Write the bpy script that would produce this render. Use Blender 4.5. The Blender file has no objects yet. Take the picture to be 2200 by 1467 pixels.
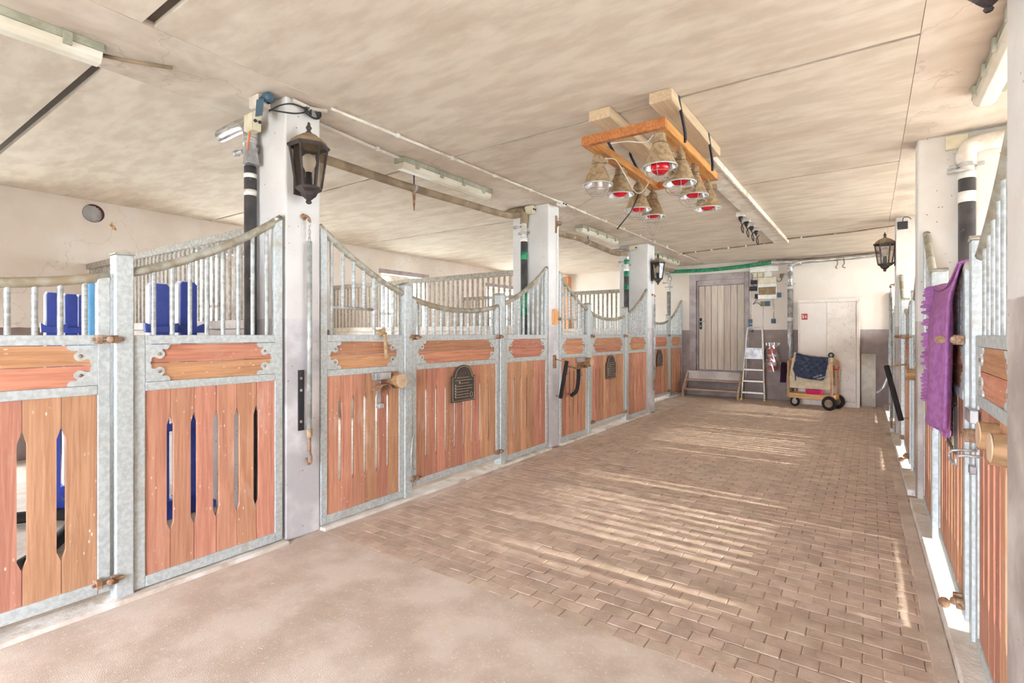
import bpy, bmesh, math, random
from mathutils import Vector, Matrix
random.seed(7)
R = math.radians
SC = bpy.context.scene
COL = SC.collection

# ---------------------------------------------------------------- camera
cam = bpy.data.objects.new('camera', bpy.data.cameras.new('camera'))
COL.objects.link(cam)
cam.location = (0, 0, 1.36)
cam.rotation_euler = (R(90), 0, R(34.99))
cam.data.sensor_width = 36
cam.data.lens = 18.0
cam.data.shift_y = -15.5 / 2200
cam.data.clip_start = .05
SC.camera = cam

# ---------------------------------------------------------------- daylight
W = bpy.data.worlds.new('overcast_sky'); SC.world = W
W.use_nodes = True
bg = W.node_tree.nodes['Background']
bg.inputs[0].default_value = (.89, .98, 1.15, 1)
bg.inputs[1].default_value = 5.0
sun = bpy.data.objects.new('sun', bpy.data.lights.new('sun', 'SUN'))
COL.objects.link(sun)
sun.data.energy = 1.9
sun.data.color = (1, .95, .88)
sun.data.angle = R(2.6)
sun.rotation_euler = (0, R(71.5), 0)      # low sun shining in through the right-hand stall doors

SC.view_settings.view_transform = 'Standard'
SC.view_settings.look = 'None'
SC.view_settings.gamma = 1
SC.view_settings.use_curve_mapping = False
SC.view_settings.exposure = 3.0
SC.cycles.max_bounces = 6
SC.cycles.diffuse_bounces = 4
SC.cycles.glossy_bounces = 2
SC.cycles.use_light_tree = False
SC.cycles.adaptive_threshold = .12

def portal(loc, rot, sx, sy):
    l = bpy.data.lights.new('sky_portal', 'AREA'); l.shape = 'RECTANGLE'; l.size = sx; l.size_y = sy
    l.cycles.is_portal = True
    o = bpy.data.objects.new('sky_portal', l); COL.objects.link(o); o.location = loc; o.rotation_euler = rot

# ---------------------------------------------------------------- main measures (metres)
ZC = 2.92            # ceiling
XL = -3.13           # aisle face of the left pillars
XWL, XWR = -7.45, 4.65
YB, YF = -2.8, 11.85
DADO = 1.465
def XR(y): return .360 - .0095 * y     # aisle face of the right pillars
SKEW = -math.atan(.0095)
PILL = [(-1.45, -1.18), (1.89, 2.15), (5.23, 5.48), (8.54, 8.88)]
WIN = [(-.15, 1.05), (3.2, 4.4), (6.4, 7.6), (9.6, 10.8)]
WINR = [(2.6, 4.75), (5.95, 8.05), (9.2, 11.1)]  # unseen right-hand openings, sized to let in sun and daylight
WZ0, WZ1 = .03, 2.5

# ---------------------------------------------------------------- materials
def mat(name):
    m = bpy.data.materials.new(name); m.use_nodes = True
    return m, m.node_tree, m.node_tree.nodes['Principled BSDF']
def nd(nt, t, **k):
    n = nt.nodes.new(t)
    for a, b in k.items():
        if a.startswith('i_'):
            key = a[2:]
            n.inputs[int(key) if key.isdigit() else key].default_value = b
        else: setattr(n, a, b)
    return n
def c4(c): return (c[0], c[1], c[2], 1)
def mix(nt, fac, a, b):
    n = nd(nt, 'ShaderNodeMix', data_type='RGBA')
    if isinstance(fac, (int, float)): n.inputs[0].default_value = fac
    else: nt.links.new(fac, n.inputs[0])
    for s, v in ((6, a), (7, b)):
        if isinstance(v, (tuple, list)): n.inputs[s].default_value = c4(v)
        else: nt.links.new(v, n.inputs[s])
    return n.outputs[2]
def ramp(nt, val, lo, hi, flo=0.0, fhi=1.0):
    n = nd(nt, 'ShaderNodeMapRange'); n.interpolation_type = 'SMOOTHSTEP'
    nt.links.new(val, n.inputs[0])
    for i, v in enumerate((lo, hi, flo, fhi)): n.inputs[i + 1].default_value = v
    return n.outputs[0]
def noise(nt, vec, scale, detail=4, dist=0.0, rough=.55):
    n = nd(nt, 'ShaderNodeTexNoise', i_Scale=scale, i_Detail=detail, i_Distortion=dist, i_Roughness=rough)
    nt.links.new(vec, n.inputs['Vector']); return n.outputs['Fac']
def coords(nt, mode, scale=(1, 1, 1), rand=False):
    if mode == 'pos': v = nd(nt, 'ShaderNodeNewGeometry').outputs['Position']
    else: v = nd(nt, 'ShaderNodeTexCoord').outputs['Object']
    mp = nd(nt, 'ShaderNodeMapping'); mp.inputs['Scale'].default_value = scale
    nt.links.new(v, mp.inputs['Vector'])
    if rand:
        r = nd(nt, 'ShaderNodeObjectInfo').outputs['Random']
        mu = nd(nt, 'ShaderNodeMath', operation='MULTIPLY', i_1=61.0); nt.links.new(r, mu.inputs[0])
        nt.links.new(mu.outputs[0], mp.inputs['Location'])
    return mp.outputs[0]
def surf(name, c1, c2, scale=4.0, stretch=(1, 1, 1), mode='pos', rough=.7, metal=0.0, bump=.0, bscale=60.0,
         stain=None, stain2=None, specks=None, cracks=None, dado=None, rand=0.0, island=False, offs=False, spec=.4, lo=.35, hi=.65):
    m, nt, b = mat(name)
    v = coords(nt, mode, stretch, offs)
    v1 = coords(nt, mode, (1, 1, 1), offs)
    col = mix(nt, ramp(nt, noise(nt, v, scale, 4), lo, hi), c1, c2)
    if rand:
        r = nd(nt, 'ShaderNodeObjectInfo').outputs['Random']
        if island:
            ad = nd(nt, 'ShaderNodeMath', operation='ADD'); nt.links.new(r, ad.inputs[0])
            nt.links.new(nd(nt, 'ShaderNodeNewGeometry').outputs['Random Per Island'], ad.inputs[1])
            fr = nd(nt, 'ShaderNodeMath', operation='FRACT'); nt.links.new(ad.outputs[0], fr.inputs[0]); r = fr.outputs[0]
        hs = nd(nt, 'ShaderNodeHueSaturation'); nt.links.new(col, hs.inputs['Color'])
        nt.links.new(ramp(nt, r, 0, 1, 1 - rand, 1 + rand), hs.inputs['Value'])
        m2 = nd(nt, 'ShaderNodeMath', operation='MULTIPLY', i_1=7.13); nt.links.new(r, m2.inputs[0])
        f2 = nd(nt, 'ShaderNodeMath', operation='FRACT'); nt.links.new(m2.outputs[0], f2.inputs[0])
        nt.links.new(ramp(nt, f2.outputs[0], 0, 1, .5 - rand * .06, .5 + rand * .06), hs.inputs['Hue'])
        col = hs.outputs[0]
    if dado:
        z = nd(nt, 'ShaderNodeSeparateXYZ'); nt.links.new(nd(nt, 'ShaderNodeNewGeometry').outputs['Position'], z.inputs[0])
        n = noise(nt, v1, 14, 3)
        dcol = mix(nt, ramp(nt, noise(nt, v1, 3.0, 4), .4, .68), dado[1], dado[2])
        ad = nd(nt, 'ShaderNodeMath', operation='MULTIPLY_ADD', i_1=.012); nt.links.new(n, ad.inputs[0]); nt.links.new(z.outputs[2], ad.inputs[2])
        col = mix(nt, ramp(nt, ad.outputs[0], dado[0], dado[0] + .008), dcol, col)
    for st in (stain, stain2):
        if st:
            sv = coords(nt, mode, st[5] if len(st) > 5 else (1, 1, 1), offs)
            col = mix(nt, ramp(nt, noise(nt, sv, st[1], 4, .4, .62), st[2], st[3], 0, st[4]), col, st[0])
    if specks:
        vo = nd(nt, 'ShaderNodeTexVoronoi', i_Scale=specks[1]); nt.links.new(v1, vo.inputs['Vector'])
        ms = noise(nt, v1, specks[1] * .23, 2)
        mu = nd(nt, 'ShaderNodeMath', operation='MULTIPLY'); nt.links.new(ramp(nt, vo.outputs['Distance'], specks[2] * .6, specks[2], specks[3], 0), mu.inputs[0])
        nt.links.new(ramp(nt, ms, .5, .58), mu.inputs[1])
        col = mix(nt, mu.outputs[0], col, specks[0])
    if cracks:
        vo = nd(nt, 'ShaderNodeTexVoronoi', i_Scale=cracks[1], feature='DISTANCE_TO_EDGE')
        wv = nd(nt, 'ShaderNodeVectorMath', operation='ADD')
        nz = nd(nt, 'ShaderNodeTexNoise', i_Scale=3.0, i_Detail=5.0); nt.links.new(v1, nz.inputs['Vector'])
        nt.links.new(v1, wv.inputs[0]); nt.links.new(nz.outputs['Color'], wv.inputs[1]); nt.links.new(wv.outputs[0], vo.inputs['Vector'])
        col = mix(nt, ramp(nt, vo.outputs['Distance'], .0, cracks[2], cracks[3], 0), col, cracks[0])
    nt.links.new(col, b.inputs['Base Color'])
    b.inputs['Roughness'].default_value = rough; b.inputs['Metallic'].default_value = metal
    b.inputs['Specular IOR Level'].default_value = spec
    if bump:
        bp = nd(nt, 'ShaderNodeBump', i_Strength=bump, i_Distance=.01)
        nt.links.new(noise(nt, v1, bscale, 2), bp.inputs['Height']); nt.links.new(bp.outputs[0], b.inputs['Normal'])
    return m
def plain(name, c, rough=.5, metal=0.0, spec=.5): 
    return surf(name, tuple(x * .9 for x in c), tuple(min(1, x * 1.08) for x in c), 12, mode='obj', rough=rough, metal=metal, spec=spec)
def wood(name, dark, light, grain=(26, 26, 1.3), rand=.16, specks=True, rough=.6):
    m, nt, b = mat(name)
    v = coords(nt, 'obj', grain, True)
    g1 = noise(nt, v, 1.0, 5, 1.6); 
    v2 = coords(nt, 'obj', tuple(4.5 * x for x in grain), True)
    g2 = noise(nt, v2, 1.0, 3, .6)
    ad = nd(nt, 'ShaderNodeMath', operation='MULTIPLY_ADD', i_1=.45); nt.links.new(g2, ad.inputs[0]); nt.links.new(g1, ad.inputs[2])
    col = mix(nt, ramp(nt, ad.outputs[0], .5, .95), dark, light)
    r = nd(nt, 'ShaderNodeObjectInfo').outputs['Random']
    hs = nd(nt, 'ShaderNodeHueSaturation'); nt.links.new(col, hs.inputs['Color'])
    nt.links.new(ramp(nt, r, 0, 1, 1 - rand, 1 + rand), hs.inputs['Value'])
    m2 = nd(nt, 'ShaderNodeMath', operation='MULTIPLY', i_1=9.7); nt.links.new(r, m2.inputs[0])
    f2 = nd(nt, 'ShaderNodeMath', operation='FRACT'); nt.links.new(m2.outputs[0], f2.inputs[0])
    nt.links.new(ramp(nt, f2.outputs[0], 0, 1, .488, .512), hs.inputs['Hue'])
    col = hs.outputs[0]
    if specks:
        v1 = coords(nt, 'obj', (1, 1, .45) if grain[2] < grain[0] else (.45, 1, 1), True)
        vo = nd(nt, 'ShaderNodeTexVoronoi', i_Scale=42.0); nt.links.new(v1, vo.inputs['Vector'])
        mu = nd(nt, 'ShaderNodeMath', operation='MULTIPLY'); nt.links.new(ramp(nt, vo.outputs['Distance'], .1, .2, .75, 0), mu.inputs[0])
        nt.links.new(ramp(nt, noise(nt, v1, 7, 3), .5, .62), mu.inputs[1])
        col = mix(nt, mu.outputs[0], col, (.8, .74, .68))
        col = mix(nt, ramp(nt, noise(nt, v1, 5, 6, .5), .58, .75, 0, .4), col, (.72, .55, .45))
    nt.links.new(col, b.inputs['Base Color']); b.inputs['Roughness'].default_value = rough
    b.inputs['Specular IOR Level'].default_value = .35
    bp = nd(nt, 'ShaderNodeBump', i_Strength=.25, i_Distance=.004); nt.links.new(g2, bp.inputs['Height']); nt.links.new(bp.outputs[0], b.inputs['Normal'])
    return m
def clear(name, tint, amount=.1, rough=.05):
    m, nt, b = mat(name)
    tr = nd(nt, 'ShaderNodeBsdfTransparent'); tr.inputs[0].default_value = c4(tint)
    gl = nd(nt, 'ShaderNodeBsdfGlossy', i_Roughness=rough)
    mx = nd(nt, 'ShaderNodeMixShader', i_0=amount)
    nt.links.new(tr.outputs[0], mx.inputs[1]); nt.links.new(gl.outputs[0], mx.inputs[2])
    nt.links.new(mx.outputs[0], nt.nodes['Material Output'].inputs[0]); return m

CEIL = (.66, .55, .44)
M = dict(
 slab=surf('ceiling_concrete', (.62, .525, .42), (.72, .63, .52), 5, (.6, 1.8, 1), rough=.85, bump=.15, bscale=25,
           stain=((.40, .30, .21), 1.8, .5, .8, .45, (.75, 1.3, 1)), stain2=((.84, .77, .68), 4.5, .58, .8, .35, (.6, 1.8, 1)), rand=.02),
 band=surf('beam_concrete', (.62, .525, .43), (.74, .64, .535), 3, rough=.85, bump=.15, bscale=25,
           stain=((.36, .27, .19), 1.3, .47, .76, .6), cracks=((.35, .27, .2), .8, .012, .35)),
 joint=plain('joint_mortar', (.10, .075, .058), .9),
 plaster=surf('limewashed_plaster', (.80, .70, .60), (.88, .80, .715), 1.5, rough=.85, bump=.12, bscale=30,
              stain=((.6, .47, .36), 1.1, .56, .8, .35), specks=((.2, .14, .1), 9, .07, .8), cracks=((.45, .34, .26), .55, .005, .35),
              dado=(DADO - .03, (.26, .195, .175), (.33, .26, .235))),
 farwall=surf('end_wall_paint', (.82, .735, .64), (.88, .80, .71), 1.2, rough=.85, bump=.1, bscale=30,
              stain=((.65, .5, .38), 1.0, .6, .82, .35), specks=((.25, .18, .13), 14, .06, .7),
              dado=(DADO - .01, (.32, .255, .235), (.42, .35, .325))),
 pillar=surf('pillar_paint', (.71, .68, .65), (.78, .755, .725), 2.5, rough=.8, bump=.15, bscale=30,
             stain=((.66, .54, .45), 2.2, .56, .8, .35), specks=((.16, .11, .08), 24, .13, .85),
             dado=(DADO, (.53, .505, .51), (.80, .785, .785))),  # dado paler than on walls: scuffs, and strong light put into its colour
 pillar_r=surf('pillar_paint_right', (.69, .64, .58), (.76, .72, .665), 2.5, rough=.8, bump=.15, bscale=30,
             stain=((.66, .54, .43), 2.2, .56, .8, .3), specks=((.16, .11, .08), 22, .12, .85),
             dado=(DADO, (.40, .34, .30), (.62, .56, .5))),
 floor=surf('floor_concrete', (.56, .445, .36), (.70, .59, .50), 3.5, rough=.85, bump=.25, bscale=230,
            stain=((.42, .315, .24), 2.0, .5, .75, .5), stain2=((.82, .74, .65), 60, .55, .7, .6)),
 stallfloor=surf('stall_sand', (.56, .46, .36), (.68, .58, .47), 6, rough=.95, bump=.5, bscale=60),
 block=surf('wood_block', (.50, .375, .285), (.62, .485, .385), 9, rough=.55, bump=.3, bscale=120, rand=.10, island=True,
            stain=((.62, .49, .38), 2.2, .52, .78, .55), stain2=((.66, .48, .31), 26, .6, .75, .5), spec=.35),
 grout=surf('sand_joint', (.24, .165, .11), (.46, .335, .225), 20, rough=.95),
 curb=surf('curb_concrete', (.66, .585, .50), (.84, .79, .73), 5, rough=.8, bump=.3, bscale=60, stain=((.45, .33, .22), 4, .52, .7, .7)),
 galv=surf('galvanised_steel', (.47, .505, .49), (.60, .635, .62), 45, mode='obj', rough=.5, metal=.2, bump=.1, bscale=90, offs=True,
           stain=((.38, .31, .21), 5, .56, .78, .55), stain2=((.74, .76, .75), 60, .6, .74, .5)),
 rail=surf('dusty_rail', (.31, .28, .20), (.48, .465, .39), 14, mode='obj', rough=.5, metal=.2, offs=True,
           stain=((.36, .26, .15), 4, .45, .7, .7)),
 bars=surf('galvanised_bar', (.35, .355, .33), (.54, .56, .54), 16, mode='obj', rough=.45, metal=.3, offs=True,
           stain=((.34, .27, .18), 5, .55, .75, .5)),
 pbars=surf('partition_bar', (.34, .30, .24), (.50, .47, .40), 30, mode='obj', rough=.55, metal=.1, offs=True, specks=((.2, .15, .1), 60, .2, .7)),
 rust=surf('rusty_iron', (.24, .12, .06), (.42, .27, .17), 30, mode='obj', rough=.75, offs=True, stain=((.55, .48, .4), 12, .55, .7, .5)),
 plank=wood('plank_wood', (.47, .215, .125), (.65, .335, .205), rand=.13),
 hboard=wood('board_wood', (.43, .185, .10), (.62, .30, .17), grain=(1.3, 26, 26)),
 pine=wood('pine_wood', (.56, .38, .245), (.70, .51, .355), grain=(30, 1.4, 30), specks=False),
 orange=wood('stained_wood', (.43, .155, .045), (.68, .29, .09), grain=(24, 2, 24), specks=False, rough=.45),
 trolleywood=wood('trolley_wood', (.50, .25, .11), (.72, .43, .22), grain=(2, 20, 20), specks=False),
 stairwood=wood('stair_wood', (.42, .28, .17), (.66, .5, .36), grain=(2, 20, 20)),
 postwood=wood('post_wood', (.6, .25, .09), (.74, .38, .17), grain=(20, 20, 1.2), specks=False),
 bark=surf('log_bark', (.30, .17, .08), (.52, .30, .15), 9, (1, 1, 4), mode='obj', rough=.8, bump=.5, bscale=30, offs=True),
 logend=surf('log_end', (.60, .40, .24), (.76, .56, .38), 6, mode='obj', rough=.7, offs=True, stain=((.45, .28, .15), 5, .55, .7, .5)),
 doorwood=wood('door_wood', (.58, .485, .39), (.74, .645, .54), grain=(18, 18, .9), rand=.06, specks=False),
 doorframe=surf('door_frame_paint', (.37, .305, .30), (.50, .43, .42), 5, rough=.7, bump=.2, bscale=40, stain=((.6, .5, .44), 8, .6, .75, .5)),
 cab=surf('cabinet_paint', (.80, .71, .62), (.87, .79, .70), 3, rough=.6, specks=((.24, .13, .07), 48, .3, .75), stain=((.5, .38, .27), 2.4, .56, .8, .4)),
 cabclean=surf('cabinet_paint_clean', (.82, .735, .65), (.88, .80, .72), 2.4, rough=.6, specks=((.3, .19, .12), 26, .09, .6)),
 boardpanel=surf('leaning_panel', (.52, .465, .38), (.63, .575, .49), 8, rough=.7, specks=((.2, .14, .1), 30, .2, .7)),
 white=plain('white_plastic', (.84, .80, .73), .45), cream=surf('cream_plastic', (.66, .58, .40), (.78, .70, .52), 14, mode='obj', rough=.5, specks=((.25, .17, .1), 80, .2, .7)),
 dirtywhite=surf('dirty_white_paint', (.64, .56, .46), (.82, .76, .67), 8, mode='obj', rough=.65, offs=True, stain=((.4, .28, .17), 5, .55, .75, .6)),
 green_grey=surf('lamp_housing', (.36, .37, .28), (.52, .52, .41), 10, mode='obj', rough=.6, offs=True, stain=((.36, .24, .12), 6, .55, .75, .6)),
 diffuser=surf('lamp_diffuser', (.72, .66, .52), (.86, .82, .71), 3, (1, 1, 1), mode='obj', rough=.3, offs=True, stain=((.6, .42, .2), 6, .62, .8, .5)),
 black=plain('black_plastic', (.022, .022, .026), .45), rubber=plain('black_rubber', (.03, .026, .025), .8, 0, .2),
 darkpipe=surf('dark_pipe', (.055, .052, .055), (.10, .095, .095), 8, mode='obj', rough=.4, specks=((.6, .5, .4), 30, .14, .8)),
 foil=surf('foil_duct', (.36, .33, .31), (.68, .66, .64), 10, (1, 1, 6), mode='obj', rough=.3, metal=.6, offs=True),
 wrap=surf('dusty_pipe_wrap', (.24, .175, .11), (.38, .285, .19), 7, mode='obj', rough=.75, bump=.3, bscale=25, specks=((.72, .66, .58), 9, .2, .7)),
 greenfoam=surf('green_pipe_wrap', (.015, .17, .085), (.05, .34, .17), 14, mode='obj', rough=.5, stain=((.25, .2, .1), 9, .58, .75, .6)),
 steel=surf('grey_steel', (.36, .36, .36), (.60, .60, .59), 12, mode='obj', rough=.35, metal=.6, offs=True),
 alu=plain('brushed_aluminium', (.80, .77, .72), .35, .45), yellow=plain('yellow_plastic', (.75, .58, .06), .5),
 redplug=plain('red_plastic', (.62, .03, .03), .4), pink=plain('pink_plastic', (.78, .03, .16), .4),
 orangeplug=plain('orange_clip', (.75, .2, .06), .5),
 bluegrey=plain('blue_switch', (.05, .11, .16), .4), jumpblue=plain('jump_blue', (.045, .075, .36), .45), jumpwhite=plain('jump_white', (.74, .74, .84), .45), cyanpole=plain('cyan_plastic', (.10, .34, .58), .4),
 lantern=surf('lantern_bronze', (.045, .035, .035), (.085, .065, .06), 12, mode='obj', rough=.45, metal=.2, offs=True, stain=((.3, .22, .15), 10, .6, .75, .4)),
 lantern_top=surf('lantern_dust', (.22, .15, .08), (.34, .25, .15), 10, mode='obj', rough=.8),
 glass=clear('window_glass', (.97, .98, .97), .06, .02), lampglass=clear('lantern_glass', (.72, .68, .64), .06, .15), bag=clear('plastic_bag', (.93, .91, .90), .2, .15),
 bulb=plain('frosted_bulb', (.88, .82, .70), .15), redbulb=surf('red_bulb', (.42, .004, .012), (.74, .02, .035), 5, mode='obj', rough=.15, offs=True),
 shade=surf('dusty_lamp_shade', (.30, .20, .105), (.46, .335, .20), 34, mode='obj', rough=.95, bump=.5, bscale=120, offs=True, stain=((.6, .5, .36), 8, .6, .75, .5)),
 shadein=plain('shade_inside', (.62, .58, .55), .25, .8), wire=surf('cage_wire', (.34, .28, .22), (.5, .45, .38), 20, mode='obj', rough=.5, metal=.4),
 sign=surf('sign_board', (.052, .038, .036), (.085, .066, .06), 9, mode='obj', rough=.5), gold=plain('gold_line', (.62, .54, .33), .5),
 rope=surf('hemp_rope', (.38, .25, .13), (.55, .40, .24), 60, mode='obj', rough=.95),
 purple=surf('purple_fleece', (.33, .115, .30), (.42, .165, .39), 30, mode='obj', rough=.95, bump=.4, bscale=220),
 navy=surf('navy_quilt', (.022, .034, .075), (.045, .065, .12), 8, mode='obj', rough=.38), trim=surf('braid_trim', (.42, .22, .14), (.75, .66, .55), 70, mode='obj', rough=.8),
 fleece=surf('cream_fleece', (.66, .55, .37), (.80, .71, .53), 9, mode='obj', rough=.95, bump=.5, bscale=60, stain=((.42, .31, .16), 8, .58, .75, .6)),
 darksock=plain('dark_knit', (.035, .015, .03), .95, 0, .1), extred=surf('extinguisher_red', (.62, .03, .045), (.72, .06, .06), 6, mode='obj', rough=.4),
 paper=plain('white_label', (.8, .74, .68), .7), signred=plain('sign_red', (.5, .03, .025), .5),
 ventbrown=plain('vent_brown', (.22, .085, .06), .6), louver=plain('louver_white', (.85, .82, .78), .5),
 ground=surf('yard_ground', (.42, .43, .38), (.52, .53, .47), 2, rough=.95), leaf=surf('hedge_leaf', (.12, .22, .04), (.3, .42, .1), 8, rough=.9),
 partwall=surf('partition_whitewash', (.66, .585, .52), (.80, .74, .68), 3, rough=.85, specks=((.28, .19, .15), 34, .28, .75), stain=((.42, .31, .26), 2.5, .55, .75, .5)),
 rust_patch=surf('rust_patch', (.55, .27, .09), (.74, .5, .3), 30, rough=.9),
 straw=plain('straw', (.72, .58, .3), .8),
)

# ---------------------------------------------------------------- mesh helpers
class MB:
    def __init__(s): s.v = []; s.f = []
    def add(s, v, f):
        o = len(s.v); s.v += [tuple(p) for p in v]; s.f += [tuple(i + o for i in q) for q in f]; return s
    def box(s, x0, x1, y0, y1, z0, z1, mtx=None):
        if x0 > x1: x0, x1 = x1, x0
        if y0 > y1: y0, y1 = y1, y0
        v = [Vector((x, y, z)) for z in (z0, z1) for x, y in ((x0, y0), (x1, y0), (x1, y1), (x0, y1))]
        if mtx: v = [mtx @ p for p in v]
        return s.add(v, [(3, 2, 1, 0), (4, 5, 6, 7), (0, 1, 5, 4), (1, 2, 6, 5), (2, 3, 7, 6), (3, 0, 4, 7)])
    def prism(s, pts, axis, a0, a1, mtx=None):
        def P(p, a): return Vector((p[0], a, p[1])) if axis == 'y' else Vector((a, p[0], p[1])) if axis == 'x' else Vector((p[0], p[1], a))
        n = len(pts); v = [P(p, a0) for p in pts] + [P(p, a1) for p in pts]
        if mtx: v = [mtx @ p for p in v]
        return s.add(v, [tuple(range(n)), tuple(range(2 * n - 1, n - 1, -1))] + [(i, (i + 1) % n, n + (i + 1) % n, n + i) for i in range(n)])
    def tube(s, path, r, n=8, caps=True, closed=False):
        path = [Vector(p) for p in path]; m = len(path); rs = r if isinstance(r, (list, tuple)) else [r] * m
        vs = []; prev = None
        for i, p in enumerate(path):
            if closed: t = path[(i + 1) % m] - path[i - 1]
            else: t = (path[min(i + 1, m - 1)] - path[max(i - 1, 0)])
            t.normalize()
            if prev is None:
                a = Vector((0, 0, 1)) if abs(t.z) < .9 else Vector((1, 0, 0)); u = t.cross(a).normalized()
            else:
                u = prev - t * prev.dot(t)
                u = u.normalized() if u.length > 1e-6 else t.orthogonal().normalized()
            prev = u; w = t.cross(u)
            vs += [p + (u * math.cos(2 * math.pi * k / n) + w * math.sin(2 * math.pi * k / n)) * rs[i] for k in range(n)]
        fs = []
        for i in range(m if closed else m - 1):
            j = (i + 1) % m
            fs += [(i * n + k, i * n + (k + 1) % n, j * n + (k + 1) % n, j * n + k) for k in range(n)]
        if caps and not closed: fs += [tuple(range(n - 1, -1, -1)), tuple(range((m - 1) * n, m * n))]
        return s.add(vs, fs)
    def lathe(s, prof, n=16, mtx=None, caps=True):      # profile of (r, z) about +Z
        mtx = mtx or Matrix(); vs = []
        for r, z in prof: vs += [mtx @ Vector((r * math.cos(2 * math.pi * k / n), r * math.sin(2 * math.pi * k / n), z)) for k in range(n)]
        m = len(prof); fs = [(i * n + k, i * n + (k + 1) % n, (i + 1) * n + (k + 1) % n, (i + 1) * n + k) for i in range(m - 1) for k in range(n)]
        if caps and prof[0][0] > 1e-5: fs.append(tuple(range(n - 1, -1, -1)))
        if caps and prof[-1][0] > 1e-5: fs.append(tuple(range((m - 1) * n, m * n)))
        return s.add(vs, fs)
    def ball(s, c, r, n=10, sz=1):
        return s.lathe([(r * math.sin(math.pi * i / 6) + 1e-6, -r * sz * math.cos(math.pi * i / 6)) for i in range(7)], n, Matrix.Translation(c))
    def grid(s, fn, nu, nv):
        return s.add([fn(i / nu, j / nv) for j in range(nv + 1) for i in range(nu + 1)],
                     [(j * (nu + 1) + i, j * (nu + 1) + i + 1, (j + 1) * (nu + 1) + i + 1, (j + 1) * (nu + 1) + i) for j in range(nv) for i in range(nu)])
    def mesh(s, name, m, smooth=False):
        me = bpy.data.meshes.new(name); me.from_pydata(s.v, [], s.f)
        bm = bmesh.new(); bm.from_mesh(me); bmesh.ops.recalc_face_normals(bm, faces=bm.faces); bm.to_mesh(me); bm.free()
        if smooth: me.polygons.foreach_set('use_smooth', [True] * len(me.polygons)); 
        me.materials.append(M[m]); return me
    def build(s, name, m, parent=None, loc=(0, 0, 0), smooth=False, bevel=0, thick=0, auto=False):
        return put(s.mesh(name, m, smooth or auto), name, parent, loc, bevel, thick, auto)
def put(me, name, parent=None, loc=(0, 0, 0), bevel=0, thick=0, auto=False):
    o = bpy.data.objects.new(name, me); COL.objects.link(o); o.location = loc
    if parent: o.parent = parent
    if auto: 
        e = o.modifiers.new('edges', 'EDGE_SPLIT'); e.split_angle = R(35)
    if thick:
        t = o.modifiers.new('thickness', 'SOLIDIFY'); t.thickness = thick; t.offset = 0
    if bevel:
        b = o.modifiers.new('bevel', 'BEVEL'); b.width = bevel; b.segments = 2; b.limit_method = 'ANGLE'
    return o
def tag(o, label, cat, group=None, kind=None):
    o['label'] = label; o['category'] = cat
    if group: o['group'] = group
    if kind: o['kind'] = kind
    return o
def thing(name, label, cat, loc=(0, 0, 0), rz=0, group=None, kind=None):
    o = bpy.data.objects.new(name, None); COL.objects.link(o); o.location = loc; o.rotation_euler = (0, 0, rz)
    o.empty_display_size = .1
    return tag(o, label, cat, group, kind)
def copy_tree(o, parent=None):
    c = o.copy(); COL.objects.link(c); c.parent = parent
    for ch in list(o.children): copy_tree(ch, c)
    return c
def arc(c, r, a0, a1, n, f): return [f(c, r, a0 + (a1 - a0) * i / n) for i in range(n + 1)]
def smoothpath(pts, n=6):
    pts = [Vector(p) for p in pts]; out = []
    P = [pts[0] * 2 - pts[1]] + pts + [pts[-1] * 2 - pts[-2]]
    for i in range(1, len(P) - 2):
        for k in range(n):
            t = k / n; a, b, c, d = P[i - 1], P[i], P[i + 1], P[i + 2]
            out.append(.5 * ((2 * b) + (c - a) * t + (2 * a - 5 * b + 4 * c - d) * t * t + (3 * b - a - 3 * c + d) * t ** 3))
    out.append(pts[-1]); return out

# ================================================================ THE SETTING
# outside
tag(MB().box(-40, 40, -40, 50, -.4, -.2).build('ground', 'ground'), 'pale grassy yard outside the stable windows', 'ground', kind='structure')
# floor
fl = MB().box(XWL - .3, XWR + .3, YB - .3, YF + .3, -.15, -.005).build('floor', 'grout')
tag(fl, 'dusty stable aisle floor of concrete and wood blocks', 'floor', kind='structure')
YP = 2.15       # the block paving starts here
MB().box(XL - .09, XR(0) + .12, YB, YP, -.03, 0).build('concrete_slab', 'floor', fl)
MB().box(XWL, XL - .09, YB, PILL[3][1], -.03, .012).build('stall_bedding', 'stallfloor', fl)
MB().box(XWL, -3.62, PILL[3][1], YF, -.03, .012).build('stall_bedding', 'stallfloor', fl)
MB().box(XR(0) + .12, XWR, YB, YF, -.03, .012).build('stall_bedding', 'stallfloor', fl)
MB().box(-3.62, XL + .05, PILL[3][1], YF, -.03, .0005).build('concrete_slab', 'floor', fl)
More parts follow.
